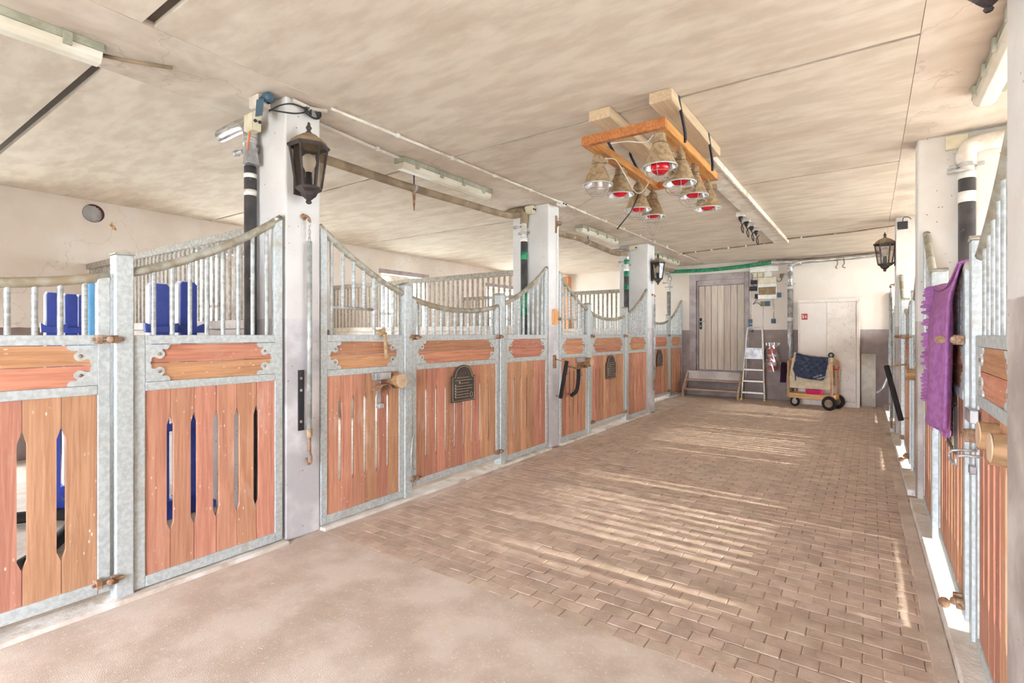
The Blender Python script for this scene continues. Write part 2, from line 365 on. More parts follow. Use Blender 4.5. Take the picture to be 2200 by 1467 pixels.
# wooden block paving: rows run across the aisle
bw, bh, gp = .142, .084, .003
blk = MB().box(-bw / 2 + gp / 2, bw / 2 - gp / 2, -bh / 2 + gp / 2, bh / 2 - gp / 2, -.03, 0)
blkme = None
cells = []
row = 0; y = YP + bh / 2
while y < YF:
    x = XL + .12 - (bw / 2 if row % 2 else 0)
    xe = XR(y) - .055
    while x < xe + .03:
        cells.append((x, y)); x += bw
    y += bh; row += 1
def block_mb():
    b = MB(); e = .004
    x, yv = bw / 2 - gp / 2, bh / 2 - gp / 2
    v = [(-x, -yv, -.03), (x, -yv, -.03), (x, yv, -.03), (-x, yv, -.03), (-x, -yv, -.0025), (x, -yv, -.0025), (x, yv, -.0025), (-x, yv, -.0025),
         (-x + e, -yv + e, 0), (x - e, -yv + e, 0), (x - e, yv - e, 0), (-x + e, yv - e, 0)]
    return b.add(v, [(8, 9, 10, 11)] + [(i, (i + 1) % 4, 4 + (i + 1) % 4, 4 + i) for i in range(4)] + [(4 + i, 4 + (i + 1) % 4, 8 + (i + 1) % 4, 8 + i) for i in range(4)])
blkme = block_mb().mesh('paving_block', 'block')
def key(c):
    d = -c[0] * .5735 + c[1] * .8192; u = (c[0] * .8192 + c[1] * .5735) / d
    return d if u < 1.0 and (1.36 / d) * 1100 < 760 else 99 + d
cells.sort(key=key)
proto = block_mb(); rest = MB()
for i, (x, yy) in enumerate(cells):
    x += random.uniform(-.0015, .0015); dz = random.uniform(-.002, .001); a = random.uniform(-.012, .012)
    if i < 300:
        o = put(blkme, 'paving_block', fl, (x, yy, dz)); o.rotation_euler = (random.uniform(-.006, .006), random.uniform(-.006, .006), a)
    else:
        rest.add([(px + x, py + yy, pz + dz) for px, py, pz in proto.v], proto.f)
o = rest.build('paving_field', 'block', fl); o['kind'] = 'stuff'
# gate sills and curbs
for (a, b) in ((YB, PILL[0][0]), (PILL[0][1], PILL[1][0]), (PILL[1][1], PILL[2][0]), (PILL[2][1], PILL[3][0])):
    MB().box(XL - .09, XL + .05, a, b, -.03, .022).build('sill', 'curb', fl, bevel=.006)
MB().box(XL + .052, XL + .13, YP, YF, -.03, .0015).build('edging', 'floor', fl)
MB().box(-3.66, -3.49, PILL[3][1], YF, -.03, .022).build('sill', 'curb', fl, bevel=.006)
def rbox(x0, x1, y0, y1, z0, z1, name, m, parent):
    return MB().add([(XR(y) + x, y, z) for z in (z0, z1) for x, y in ((x0, y0), (x1, y0), (x1, y1), (x0, y1))],
        [(3, 2, 1, 0), (4, 5, 6, 7), (0, 1, 5, 4), (1, 2, 6, 5), (2, 3, 7, 6), (3, 0, 4, 7)]).build(name, m, parent, bevel=.006)
for (a, b) in ((YP, PILL[2][0]), (PILL[2][1], PILL[3][0]), (PILL[3][1], YF)):
    rbox(-.05, .13, a, b, -.03, .045, 'curb', 'curb', fl)
    rbox(-.13, -.052, a, b, -.03, .0015, 'edging', 'floor', fl)

# ceiling: precast slabs with open joints between flush beams over the pillar lines
ce = MB().box(XWL - .3, XWR + .3, YB - .3, YF + .3, ZC + .03, ZC + .25).build('ceiling', 'joint')
tag(ce, 'stained beige concrete slab ceiling with dark joints', 'ceiling', kind='structure')
JY = [YB, -1.3, 1.065, 3.40, 5.785, 8.15, 10.5, YF]
JW = [0, .02, .028, .013, .013, .009, .007, 0]
XS = [(XWL, -3.687), (-2.989, .213), (.927, XWR)]
for (x0, x1) in XS:
    for k in range(len(JY) - 1):
        MB().box(x0, x1, JY[k] + JW[k], JY[k + 1] - JW[k + 1], ZC, ZC + .04).build('slab', 'slab', ce)
MB().box(-3.685, -2.99, YB, YF, ZC - .002, ZC + .04).build('beam', 'band', ce)
MB().box(.215, .925, YB, YF, ZC - .002, ZC + .04).build('beam', 'band', ce)

# outer walls with window openings
def sidewall(name, x0, x1, xin, label, WIN, vent=False):
    m = MB()
    ys = [YB - .3]
    for a, b in WIN: ys += [a, b]
    ys.append(YF + .3)
    for i in range(0, len(ys), 2):
        a, b = ys[i], ys[i + 1]
        if vent and a < 2.1 < b:
            vy, vz, h = 2.10, 2.775, .14
            m.box(x0, x1, a, vy - h, 0, ZC); m.box(x0, x1, vy + h, b, 0, ZC)
            m.box(x0, x1, vy - h, vy + h, 0, vz - h); m.box(x0, x1, vy - h, vy + h, vz + h, ZC)
            n = 32; vs = []; fs = []
            for k in range(n):
                t = 2 * math.pi * k / n; c, s_ = math.cos(t), math.sin(t); q = h / max(abs(c), abs(s_))
                vs += [(xin, vy + q * c, vz + q * s_), (xin, vy + .105 * c, vz + .105 * s_)]
                j = (k + 1) % n; fs.append((2 * k, 2 * j, 2 * j + 1, 2 * k + 1))
            m.add(vs, fs)
        else: m.box(x0, x1, a, b, 0, ZC)
    for a, b in WIN: m.box(x0, x1, a, b, 0, WZ0); m.box(x0, x1, a, b, WZ1, ZC)
    o = m.build(name, 'plaster'); tag(o, label, 'wall', kind='structure'); return o
wl = sidewall('wall_left', XWL - .3, XWL, XWL, 'limewashed outer wall behind the left stalls with brown dado', WIN, True)
wr = sidewall('wall_right', XWR, XWR + .3, XWR, 'limewashed outer wall behind the right stalls', WINR)
MB().prism([(2.255, 2.66), (2.275, 2.705), (2.29, 2.70), (2.285, 2.68), (2.31, 2.665), (2.325, 2.62), (2.315, 2.605), (2.30, 2.62), (2.285, 2.615), (2.275, 2.645)], 'x', XWL + .0006, XWL + .0016).build('rust_stain', 'rust_patch', wl)
# round ventilation opening in the left wall
v = thing('round_vent', 'round brown ventilation opening with white louvre high on left wall', 'vent', (XWL, 2.10, 2.775))
m = MB(); n = 32; vs = []; fs = []
for k in range(n):
    t = 2 * math.pi * k / n
    vs += [(.006, .105 * math.cos(t), .105 * math.sin(t)), (-.28, .105 * math.cos(t), .105 * math.sin(t))]
    j = (k + 1) % n; fs.append((2 * k, 2 * j, 2 * j + 1, 2 * k + 1))
m.add(vs, fs).build('sleeve', 'ventbrown', v, smooth=True)
MB().tube([(-.262, 0, 0), (-.255, 0, 0)], .108, 24).build('back_plate', 'ventbrown', v)  # added disc, shuts out the sky so the slat gaps stay dark
for k in range(-6, 7):
    z = k * .0155; w = math.sqrt(max(.104 ** 2 - z * z, .0004))
    MB().box(-.08, -.072, -w, w, -.0052, .0052).build('slat', 'louver', v, (0, 0, z))
# tall glazed stall doors; right ones unseen, placed and widened for daylight
wi = 1
for side, x, xo in ((-1, XWL, XWL - .3), (1, XWR, XWR + .3)):
    for k, (a, b) in enumerate(WIN if side < 0 else WINR):
        wi += 1
        w = thing('door_%d' % wi, 'white framed glazed door in the %s outer wall of the %s stall' % ('left' if side < 0 else 'unseen right', ('nearest', 'second', 'third', 'fourth')[k if side < 0 else k + 1]), 'door', (xo - side * .1, (a + b) / 2, WZ0), kind='structure')
        h = (b - a) / 2; z1 = WZ1 - WZ0; zr = 1.755 - WZ0
        m = MB(); t = .05
        m.box(-.03, .03, -h, -h + t, 0, z1); m.box(-.03, .03, h - t, h, 0, z1); m.box(-.03, .03, -h + t, h - t, 0, t); m.box(-.03, .03, -h + t, h - t, z1 - t, z1)
        m.build('door_frame', 'dirtywhite', w)
        pm_ = (.22, .22, .22, .10)[k] if side < 0 else .03
        MB().box(-.03, .03, -pm_, pm_, t, z1 - t).build('door_leaf', 'dirtywhite', w, bevel=.004)
        for s_ in (-1, 1):
            y0, y1 = sorted((s_ * (pm_ + .001), s_ * (h - t)))
            MB().box(-.025, .025, y0, y1, zr - .025, zr + .025).build('transom', 'dirtywhite', w)
            MB().box(-.004, .004, y0, y1, t, zr - .025).build('pane', 'glass', w)
            MB().box(-.004, .004, y0, y1, zr + .025, z1 - t).build('pane', 'glass', w)
            portal((xo + side * .02, (a + b) / 2 + (y0 + y1) / 2, (WZ0 + WZ1) / 2), (0, R(90 * side), 0), WZ1 - WZ0, y1 - y0)
        MB().box(-side * .195, -side * .215, -h - .05, h + .05, z1, z1 + .08).build('lintel', 'doorframe', w)
# end wall behind the camera; unseen doorway added to let in frontal daylight
m = MB(); m.box(XWL, -2.3, YB - .3, YB, 0, ZC); m.box(-.5, XWR, YB - .3, YB, 0, ZC); m.box(-2.3, -.5, YB - .3, YB, 2.2, ZC)
tag(m.build('wall_front', 'plaster'), 'limewashed end wall around an unseen doorway added for daylight', 'wall', kind='structure')
portal((-1.4, YB - .32, 1.1), (R(90), 0, 0), 1.8, 2.2)
# far end wall with the plank door
DX0, DX1, DZ0, DZ1 = -3.22, -2.20, .545, 2.56
m = MB(); m.box(XWL, DX0, YF, YF + .3, 0, ZC); m.box(DX1, XWR, YF, YF + .3, 0, ZC); m.box(DX0, DX1, YF, YF + .3, 0, DZ0); m.box(DX0, DX1, YF, YF + .3, DZ1, ZC)
wb = tag(m.build('wall_back', 'farwall'), 'cream end wall with brown painted dado behind the trolley', 'wall', kind='structure')
d = thing('door_1', 'grey-brown vertical plank door above the wooden steps', 'door', (DX0, YF, DZ0), kind='structure')
L = DX1 - DX0
m = MB(); m.box(-.15, 0, -.02, .12, -.05, DZ1 - DZ0 + .14); m.box(L, L + .085, -.02, .12, -.05, DZ1 - DZ0 + .14); m.box(0, L, -.02, .12, DZ1 - DZ0, DZ1 - DZ0 + .14)
m.build('surround', 'doorframe', d, bevel=.008)
m = MB(); m.box(0, .03, .04, .2, 0, DZ1 - DZ0); m.box(L - .03, L, .04, .2, 0, DZ1 - DZ0); m.box(.03, L - .03, .04, .2, DZ1 - DZ0 - .11, DZ1 - DZ0); m.box(.03, L - .03, .06, .3, -.0, .02)
m.build('door_frame', 'doorframe', d)
pw = (L - .07) / 7
pme = MB().box(.003, pw - .003, 0, .035, .025, DZ1 - DZ0 - .115).mesh('plank', 'doorwood')
for k in range(7): put(pme, 'plank', d, (.035 + k * pw, .085, 0), bevel=.006)
MB().box(.03, L - .03, .12, .13, .02, DZ1 - DZ0 - .11).build('backing', 'doorframe', d)
hp = MB().box(.055, .105, .072, .084, .93, 1.18).build('handle_plate', 'black', d, bevel=.004)
MB().tube([(.08, .075, 1.1), (.08, .03, 1.1), (.1, .02, 1.1), (.2, .02, 1.1)], .011).build('lever', 'steel', hp, smooth=True)
MB().box(.07, .09, .066, .073, .98, 1.02).build('key_cylinder', 'steel', hp)
# pillars
for i, (a, b) in enumerate(PILL):
    dep = (.40, .40, .52, .52)[i]
    pl = tag(MB().box(XL - dep, XL, a, b, 0, ZC).build('pillar', 'pillar', bevel=.012), ('white pillar behind the camera on the left', 'white left pillar nearest the camera with lantern and hanging pole', 'white left pillar in the middle carrying black saddle arm', 'white left pillar farthest from the camera')[i], 'pillar', kind='structure')
    m = MB(); xa = XR((a + b) / 2); m.box(xa, xa + .8, a, b, 0, ZC)
    tag(m.build('pillar', 'pillar_r', bevel=.012), ('cream pillar behind the camera on the right', 'cream right pillar cut by the picture edge', 'cream right pillar beside the grey drop pipe', 'cream right pillar farthest from the camera')[i], 'pillar', kind='structure')

# ================================================================ STALL FRONTS
barme = MB().tube([(0, 0, 0), (0, 0, 1)], .0125, 8, False).mesh('bar', 'bars', True)
screwme = MB().lathe([(0, -.006), (.006, -.005), (.009, 0)], 8, Matrix.Rotation(R(90), 4, 'X') @ Matrix.Rotation(R(180), 4, 'X')).mesh('screw', 'rust', True)
HALF = [(.116, .098), (.116, .086), (.111, .078), (.102, .072), (.09, .071), (.08, .073), (.078, .066), (.085, .060), (.091, .051), (.0905, .040), (.085, .030), (.075, .023), (.063, .022), (.053, .027),
        (.045, .031), (.037, .031), (.031, .029), (.027, .022), (.028, .012), (.023, .006), (.021, 0)]
def curve(y, yc, half): return 1.605 + .55 * (abs(y - yc) / half) ** 2.15
def stall_front(name, label, cat, side, Y0, Y1, Yc, half, nplank, post=(), col=None, X=None, lift=.03, feed=False, group=None, bare=False):
    """one panel or gate of a stall front; side -1 left of the aisle, +1 right"""
    Lg = Y1 - Y0
    if side < 0: t = thing(name, label, cat, (X, Y0, 0), R(90), group); S = lambda y: y - Y0
    else: t = thing(name, label, cat, (X, Y1, 0), R(-90) - SKEW * -1, group); S = lambda y: Y1 - y
    f = MB()
    def B(ya, yb, t0, t1, z0, z1): f.box(S(ya), S(yb), t0, t1, z0, z1)
    sw = .052
    zl = curve(Y0, Yc, half); zr = curve(Y1, Yc, half)
    isgate = not post
    B(Y0, Y0 + sw, 0, .045, lift, (zl - .03) if (isgate or col == 'start') else 1.355)
    B(Y1 - sw, Y1, 0, .045, lift, (zr - .03) if (isgate or col == 'end') else 1.355)
    for z0, z1 in ((lift, lift + .058), (1.062, 1.108), (1.308, 1.356)): B(Y0 + sw, Y1 - sw, -.002, .04, z0, z1)
    f.build('frame', 'galv', t, bevel=.004)
    ya, yb = Y0 + sw, Y1 - sw
    # vertical planks with hand-wide slots
    z0, z1 = lift + .058, 1.062; w = (yb - ya) / nplank; nn = .016
    h = w - .003
    def plank(l, r):
        p = [(0, z0), (h, z0)]
        if r: p += [(h, .29), (h - nn, .335), (h - nn, .865), (h, .92)]
        p += [(h, z1), (0, z1)]
        if l: p += [(0, .92), (nn, .865), (nn, .335), (0, .29)]
        return MB().prism(p, 'y', .006, .026).mesh('plank', 'plank')
    pm = {q: plank(*q) for q in ((0, 1), (1, 1), (1, 0))}
    s0 = min(S(ya), S(yb))
    for k in range(nplank):
        put(pm[(1 if k else 0, 1 if k < nplank - 1 else 0)], 'plank', t, (s0 + k * w + .0015, random.uniform(-.0015, .0015), 0))
    # two horizontal boards and scalloped end plates
    bm_ = MB().box(0, yb - ya, .008, .034, 0, .0965).mesh('board', 'hboard')
    for k in range(2): put(bm_, 'board', t, (s0, 0, 1.109 + k * .0995))
    zm = 1.2075
    prof = [(x, zz) for x, zz in HALF] + [(x, -zz) for x, zz in reversed(HALF[:-1])]
    sc = min(1, (yb - ya) / .42)
    for e in (0, 1):
        pts = [((x * sc if e == 0 else (yb - ya) - x * sc), zm + zz) for x, zz in prof] + ([(0, zm - .098), (0, zm + .098)] if e == 0 else [(yb - ya, zm - .098), (yb - ya, zm + .098)])
        cp = MB().prism(pts, 'y', .001, .0075).build('corner_plate', 'galv', t, (s0, 0, 0))
        for zz in (-.047, .047):
            put(screwme, 'screw', cp, (.066 * sc if e == 0 else (yb - ya) - .066 * sc, .001, zm + zz))
    # curved top rail
    y0, y1 = (Y0, Y1)
    path = [(S(y0 + (y1 - y0) * k / 16), .022, curve(y0 + (y1 - y0) * k / 16, Yc, half) - .024) for k in range(17)]
    MB().tube(path, .0245, 10).build('top_rail', 'rail', t, smooth=True)
    nb = max(3, round((yb - ya) / .092))
    for k in range(nb):
        y = ya + (yb - ya) * (k + .5) / nb
        zt = curve(y, Yc, half) - .03; zb = 1.355
        if feed and 1 <= k <= 3: zb = 1.555
        o = put(barme, 'bar', t, (S(y), .022, zb)); o.scale = (1, 1, zt - zb)
    if feed:
        yy0 = ya + (yb - ya) * .5 / nb; yy1 = ya + (yb - ya) * 4.5 / nb
        MB().tube([(S(yy0), .022, 1.555), (S(yy1), .022, 1.55)], .011).build('cross_bar', 'bars', t, smooth=True)
    for p in post:
        ps = (Y0 - .082, Y0 - .002) if p == 'start' else (Y1 + .002, Y1 + .082)
        pb = MB().box(S(ps[0]), S(ps[1]), -.012, .07, .005, 1.765).build('post', 'galv', t, bevel=.006)
        m = MB(); a, b = sorted((S(ps[0]), S(ps[1]))); m.prism([(a - .003, 1.765), (b + .003, 1.765), (b + .003, 1.772), ((a + b) / 2, 1.788), (a - .003, 1.772)], 'y', -.015, .073)
        m.build('post_cap', 'rail', pb)
    return t, S
def latch(parent, S, y, z, name='latch', ball=True):
    m = MB(); s_ = S(y)
    m.box(s_ - .045, s_ - .02, -.035, -.002, z - .022, z + .022); m.box(s_ + .015, s_ + .045, -.03, -.002, z - .02, z + .02)
    m.tube([(s_ - .06, -.022, z), (s_ + .07, -.022, z)], .009)
    m.lathe([(.0, 0), (.013, .004), (.018, .014), (.014, .026), (0, .03)], 10, Matrix.Translation((s_ + .01, -.02, z)) @ Matrix.Rotation(R(90), 4, 'X'))
    return m.build(name, 'rust', parent, bevel=.003)
G = 'stall front panels and gates'
XG = XL + .004
sf = {}
LS = {}
def LF(k, *a, **kw): sf[k], LS[k] = stall_front(*a, **kw)
LF('A', 'stall_gate', 'galvanised stall gate at far left edge of picture', 'gate', -1, -.25, .950, .35, 1.54, 8, X=XG, lift=.075)
LF('B', 'stall_screen', 'fixed slatted panel between the leftmost gate and nearest pillar', 'stall panel', -1, 1.05, PILL[1][0] - .02, .35, 1.54, 6, ('start',), 'end', X=XG)
LF('C', 'stall_screen', 'fixed slatted panel right of nearest left pillar, log and rope on it', 'stall panel', -1, 2.152, 2.925, 3.66, 1.53, 6, ('end',), 'start', X=XG, feed=True)
LF('D', 'stall_gate', 'slatted gate with black name board nearest the left lantern pillar', 'gate', -1, 3.015, 4.235, 3.66, 1.53, 9, X=XG, lift=.085)
LF('E', 'stall_screen', 'fixed slatted panel left of the middle left pillar', 'stall panel', -1, 4.33, PILL[2][0] - .02, 3.66, 1.53, 6, ('start',), 'end', X=XG)
LF('F', 'stall_screen', 'fixed slatted panel with small log right of the middle left pillar', 'stall panel', -1, 5.485, 6.25, 7.0, 1.53, 6, ('end',), 'start', X=XG, feed=True)
LF('G', 'stall_gate', 'slatted gate with black name board in the second left stall', 'gate', -1, 6.34, 7.53, 7.0, 1.53, 9, X=XG, lift=.085)
LF('H', 'stall_screen', 'fixed slatted panel left of the farthest left pillar', 'stall panel', -1, 7.63, PILL[3][0] - .02, 7.0, 1.53, 6, ('start',), 'end', X=XG)
XK = -3.53
LF('I', 'stall_screen', 'fixed slatted panel half hidden behind the farthest left pillar', 'stall panel', -1, 8.885, 9.58, 10.33, 1.52, 6, ('end',), 'start', X=XK)
LF('J', 'stall_gate', 'slatted gate with name board nearest the plank door', 'gate', -1, 9.675, 10.88, 10.33, 1.52, 9, X=XK, lift=.085)
LF('K', 'stall_screen', 'fixed slatted panel against the end wall beside wooden steps', 'stall panel', -1, 10.975, YF - .01, 10.33, 1.52, 6, ('start',), 'end', X=XK)
def RF(k, *a, **kw):
    y1 = a[5]; sf[k], LS[k] = stall_front(*a, X=XR(y1) + .035, **kw)
RF('Cr', 'stall_screen', 'fixed slatted panel with two logs at right picture edge', 'stall panel', 1, 2.152, 2.925, 3.66, 1.53, 6, ('end',), 'start')
RF('Dr', 'stall_gate', 'right stall gate under the purple blanket', 'gate', 1, 3.015, 4.235, 3.66, 1.53, 9, lift=.085)
RF('Er', 'stall_screen', 'narrow slatted panel between purple blanket and right pillar', 'stall panel', 1, 4.33, PILL[2][0] - .005, 3.66, 1.53, 6, ('start',), 'end')
RF('Fr', 'stall_screen', 'right slatted panel just behind the middle right pillar', 'stall panel', 1, 5.485, 6.25, 7.0, 1.53, 6, ('end',), 'start')
RF('Gr', 'stall_gate', 'right gate behind the slanted black saddle arm', 'gate', 1, 6.34, 7.53, 7.0, 1.53, 9, lift=.085)
RF('Hr', 'stall_screen', 'right slatted panel before the farthest right pillar', 'stall panel', 1, 7.63, PILL[3][0] - .005, 7.0, 1.53, 6, ('start',), 'end')
RF('Ir', 'stall_screen', 'right slatted panel just past the farthest right pillar', 'stall panel', 1, 8.885, 9.58, 10.33, 1.52, 6, ('end',), 'start')
RF('Jr', 'stall_gate', 'right gate nearest the end wall and leaning board', 'gate', 1, 9.675, 10.88, 10.33, 1.52, 9, lift=.085)
RF('Kr', 'stall_screen', 'right slatted panel touching the end wall', 'stall panel', 1, 10.975, YF - .01, 10.33, 1.52, 6, ('start',), 'end')
for k, y in (('A', .93), ('D', 3.03), ('D', 4.215), ('G', 6.36), ('G', 7.51), ('J', 10.86), ('Dr', 3.04), ('Gr', 6.37), ('Gr', 7.5), ('Jr', 10.86)):
    latch(sf[k], LS[k], y, 1.335)
    latch(sf[k], LS[k], y, .16 if k != 'A' else .13, 'hinge')
# low ball stops seen on the right hand gates
for k, y in (('Dr', 3.2), ('Gr', 6.6)):
    s_ = LS[k](y); MB().ball((s_, -.055, .075), .024).tube([(s_, -.05, .075), (s_, 0, .1)], .008).build('ball_stop', 'rust', sf[k], smooth=True)
# pulls of the right gates
for k, y in (('Dr', 3.14), ('Fr', 6.17), ('Gr', 7.4)):
    s_ = LS[k](y); MB().lathe([(0, 0), (.008, .001), (.009, .03), (.017, .045), (.021, .062), (.016, .08), (0, .088)], 12, Matrix.Translation((s_, -.01, 1.335)) @ Matrix.Rotation(R(90), 4, 'X')).build('knob', 'rust', sf[k], smooth=True)

# partitions between the stalls
pbar = MB().box(-.014, .014, -.008, .008, 0, .62).mesh('bar', 'pbars')
def partition(label, x0, x1, y, full=True, zt=2.14):
    t = thing('stall_partition', label, 'partition', (x0, y, 0))
    Lp = x1 - x0
    MB().box(0, Lp, -.05, .05, 0, 1.40).build('low_wall', 'partwall', t, bevel=.005)
    MB().box(0, Lp, -.07, .07, 1.402, 1.47).build('ledge', 'dirtywhite', t, bevel=.006)
    MB().box(0, Lp, -.03, .03, zt - .03, zt + .035).build('top_rail', 'pbars', t, bevel=.004)
    n = int(Lp / .088)
    if full:
        for k in range(n):
            o = put(pbar, 'bar', t, (Lp * (k + .5) / n, 0, 1.47)); o.scale.z = (zt - .03 - 1.47) / .62
    return t
partition('barred partition behind the blue jump stands', XWL, XL - .40, 2.06)
partition('barred partition seen above the middle left gate', XWL, XL - .52, 5.36)
partition('barred partition in front of the bright far stall', XWL, XL - .52, 8.71)
for i, y in enumerate((2.03, 5.36, 8.71)):
    partition(('whitewashed partition of the nearest right stall', 'whitewashed partition behind the middle right pillar', 'whitewashed partition behind the last right pillar')[i], XR(y) + .8, XWR, y, False)
# timber post in the far left stall
tag(MB().box(-6.55, -6.40, 11.68, 11.84, .01, 2.86).build('timber_post', 'postwood', bevel=.006), 'orange timber post against the wall of the far left stall', 'post')

# ================================================================ PILLAR FITTINGS
def lantern(label, loc, rz, size=1):
    t = thing('wall_lantern', label, 'lantern', loc, rz, 'black lanterns on the pillars'); t.scale = (size,) * 3     # local -y points away from the wall; origin on the wall at body centre
    def hexr(r, z, c=(0, -.115)): return [Vector((c[0] + r * math.cos(R(60 * k + 30)), c[1] + r * math.sin(R(60 * k + 30)), z)) for k in range(6)]
    def ring(m, r0, z0, r1, z1):
        a, b = hexr(r0, z0), hexr(r1, z1); m.add(a + b, [(k, (k + 1) % 6, 6 + (k + 1) % 6, 6 + k) for k in range(6)])
    m = MB(); prof = [(.078, -.152), (.083, -.14), (.08, -.13)]
    for i in range(2): ring(m, *prof[i], *prof[i + 1])
    prof = [(.118, .118), (.132, .126), (.132, .14), (.118, .146)]
    for i in range(3): ring(m, *prof[i], *prof[i + 1])
    lo, hi = hexr(.078, -.135), hexr(.114, .122)
    for k in range(6): m.tube([lo[k], hi[k]], .0075, 6)
    m.build('cage', 'lantern', t)
    m = MB(); pr = [(.122, .142), (.105, .17), (.075, .195), (.04, .212), (.018, .222)]
    for i in range(4): ring(m, *pr[i], *pr[i + 1])
    m.build('roof', 'lantern_top', t)
    MB().lathe([(.02, .215), (.022, .225), (.01, .235), (.014, .245), (.02, .256), (.012, .27), (.007, .28), (.009, .288), (0, .296)], 10, Matrix.Translation((0, -.115, 0))).build('finial', 'lantern', t, smooth=True)
    MB().lathe([(.0, -.245), (.014, -.24), (.02, -.228), (.014, -.218), (.028, -.205), (.045, -.19), (.055, -.168), (.082, -.15)], 6, Matrix.Translation((0, -.115, 0)) @ Matrix.Rotation(R(30), 4, 'Z')).build('drop_finial', 'lantern', t)
    g0, g1 = hexr(.072, -.13), hexr(.108, .12)
    for k in range(6):
        MB().add([g0[k], g0[(k + 1) % 6], g1[(k + 1) % 6], g1[k]], [(0, 1, 2, 3)]).build('pane', 'lampglass', t)
    b = MB().lathe([(0, .085), (.025, .08), (.042, .06), (.048, .035), (.042, .01), (.028, -.015), (.02, -.035)], 14, Matrix.Translation((0, -.115, 0))).build('bulb', 'bulb', t, smooth=True)
    MB().lathe([(.02, -.035), (.02, -.07), (.023, -.07), (.023, -.13), (.0, -.13)], 12, Matrix.Translation((0, -.115, 0))).build('socket', 'black', b)
    m = MB(); m.box(-.04, .04, -.014, 0, -.17, .16); m.tube([(0, -.01, -.12), (0, -.05, -.16), (0, -.1, -.165)], .012, 8); m.build('back_plate', 'lantern', t, bevel=.005)
lantern('large bronze lantern on the nearest left pillar', (XL, 1.985, 2.455), R(90))
lantern('small lantern on the farthest left pillar', (XL, 8.72, 2.46), R(90))
lantern('dark lantern on the farthest right pillar beside the end wall pipe', (XR(8.7), 8.66, 2.46), R(-90))
lantern('lantern bottom peeking in at the top right corner', (XR(2), 1.93, 2.407), R(-90), .62)

def hanging_pole(label, x, y, ztop, zbot, out, plate=True):
    t = thing('barrier_pole', label, 'pole', (x, y, 0))
    e = out
    MB().tube(smoothpath([(0, 0, ztop), (e * .03, 0, ztop + .005), (e * .05, .012, ztop - .015), (e * .045, .02, ztop - .035), (e * .03, .02, ztop - .02)], 4), .008).lathe([(0, 0), (.022, 0), (.022, .008), (0, .008)], 10, Matrix.Translation((0, 0, ztop)) @ Matrix.Rotation(R(90 * e), 4, 'Y')).build('hook', 'rust', t, smooth=True)
    for k in range(5):
        z = ztop - .05 - k * .026; m = MB(); q = k % 2; w = .009
        pts = [(e * .04 + (w * math.cos(a) if q else 0), .02 + (0 if q else w * math.cos(a)), z + .019 * math.sin(a)) for a in [2 * math.pi * j / 10 for j in range(10)]]
        m.tube(pts, .0033, 5, closed=True).build('chain_link', 'steel', t, smooth=True)
    z0 = ztop - .165
    MB().tube([(e * .04, .02, z0), (e * .035, .022, zbot)], .0165, 10).build('tube', 'bars', t, smooth=True)
    m = MB(); m.tube([(e * .035, .022, zbot), (e * .035, .022, zbot - .05)], .02, 8); m.build('collar', 'rope', t, smooth=True)
    m = MB(); m.tube([(e * .035, .022, zbot - .05), (e * .035, .022, zbot - .15)], .012, 8)
    m.tube(smoothpath([(e * .035, .022, zbot - .14), (e * .035, .035, zbot - .19), (e * .035, .03, zbot - .23), (e * .035, .005, zbot - .225), (e * .035, .0, zbot - .19)], 4), .008, 8)
    m.build('snap_hook', 'rust', t, smooth=True)
hanging_pole('galvanised barrier pole hanging from chain on the nearest left pillar', XL, 2.02, 2.15, .72, 1)
hanging_pole('galvanised barrier pole hanging on the farthest left pillar', XL, 8.74, 2.05, .62, 1)
hanging_pole('galvanised barrier pole hanging on the farthest right pillar', XR(9) , 8.9, 2.05, .2, -1)
t = thing('pole_bracket', 'black perforated steel strip screwed beside the hanging pole', 'bracket', (XL, 2.0, .715))
MB().box(.0, .008, -.022, .022, 0, .405).build('strip', 'black', t, bevel=.003)
for z in (.06, .27, .35): MB().lathe([(0, .014), (.007, .012), (.012, .007)], 10, Matrix.Translation((0, 0, z)) @ Matrix.Rotation(R(90), 4, 'Y')).build('screw', 'rust', t)

# drop pipes beside the pillars
def drop_pipe(label, x, y, ztop, zmid, r=.04, arm=None, armat='foil', lower='darkpipe', bands=()):
    t = thing('drop_pipe', label, 'pipe', (x, y, 0), group='drop pipes beside the pillars')
    MB().tube([(0, 0, .02), (0, 0, zmid)], r, 14).build('lower_pipe', lower, t, smooth=True)
    MB().tube([(0, 0, zmid), (0, 0, ztop - .06)], r * .82, 14).build('upper_pipe', 'dirtywhite', t, smooth=True)
    MB().tube([(0, 0, zmid - .02), (0, 0, zmid + .03)], r * 1.06, 14).build('sleeve', 'white', t, smooth=True)
    m = MB(); m.tube([(0, 0, zmid + .07), (0, 0, zmid + .1)], r * 1.2, 14); m.box(-r * 1.9, r * 1.9, -.012, .012, zmid + .072, zmid + .098); m.build('pipe_clamp', 'steel', t)
    if arm:
        a = Vector(arm); path = smoothpath([(0, 0, ztop - .16), (0, 0, ztop - .06), a.normalized() * .09 + Vector((0, 0, ztop)), a + Vector((0, 0, ztop))], 5)
        MB().tube(path, r * 1.18, 14).build('elbow', armat, t, smooth=True)
    m = MB(); m.box(-.02, .02, r * .3, r * 1.4, ztop - .2, ztop - .14); m.lathe([(.014, 0), (.014, .07), (.022, .075), (.022, .1), (0, .1)], 8, Matrix.Translation((-.02, -r, ztop - .2)) @ Matrix.Rotation(R(-90), 4, 'Y')); m.build('valve', 'steel', t)
    for k, (z0, z1, mm) in enumerate(bands): MB().tube([(0, 0, z0), (0, 0, z1)], r * 1.04, 14).build('tape_band', mm, t, smooth=True)
    return t
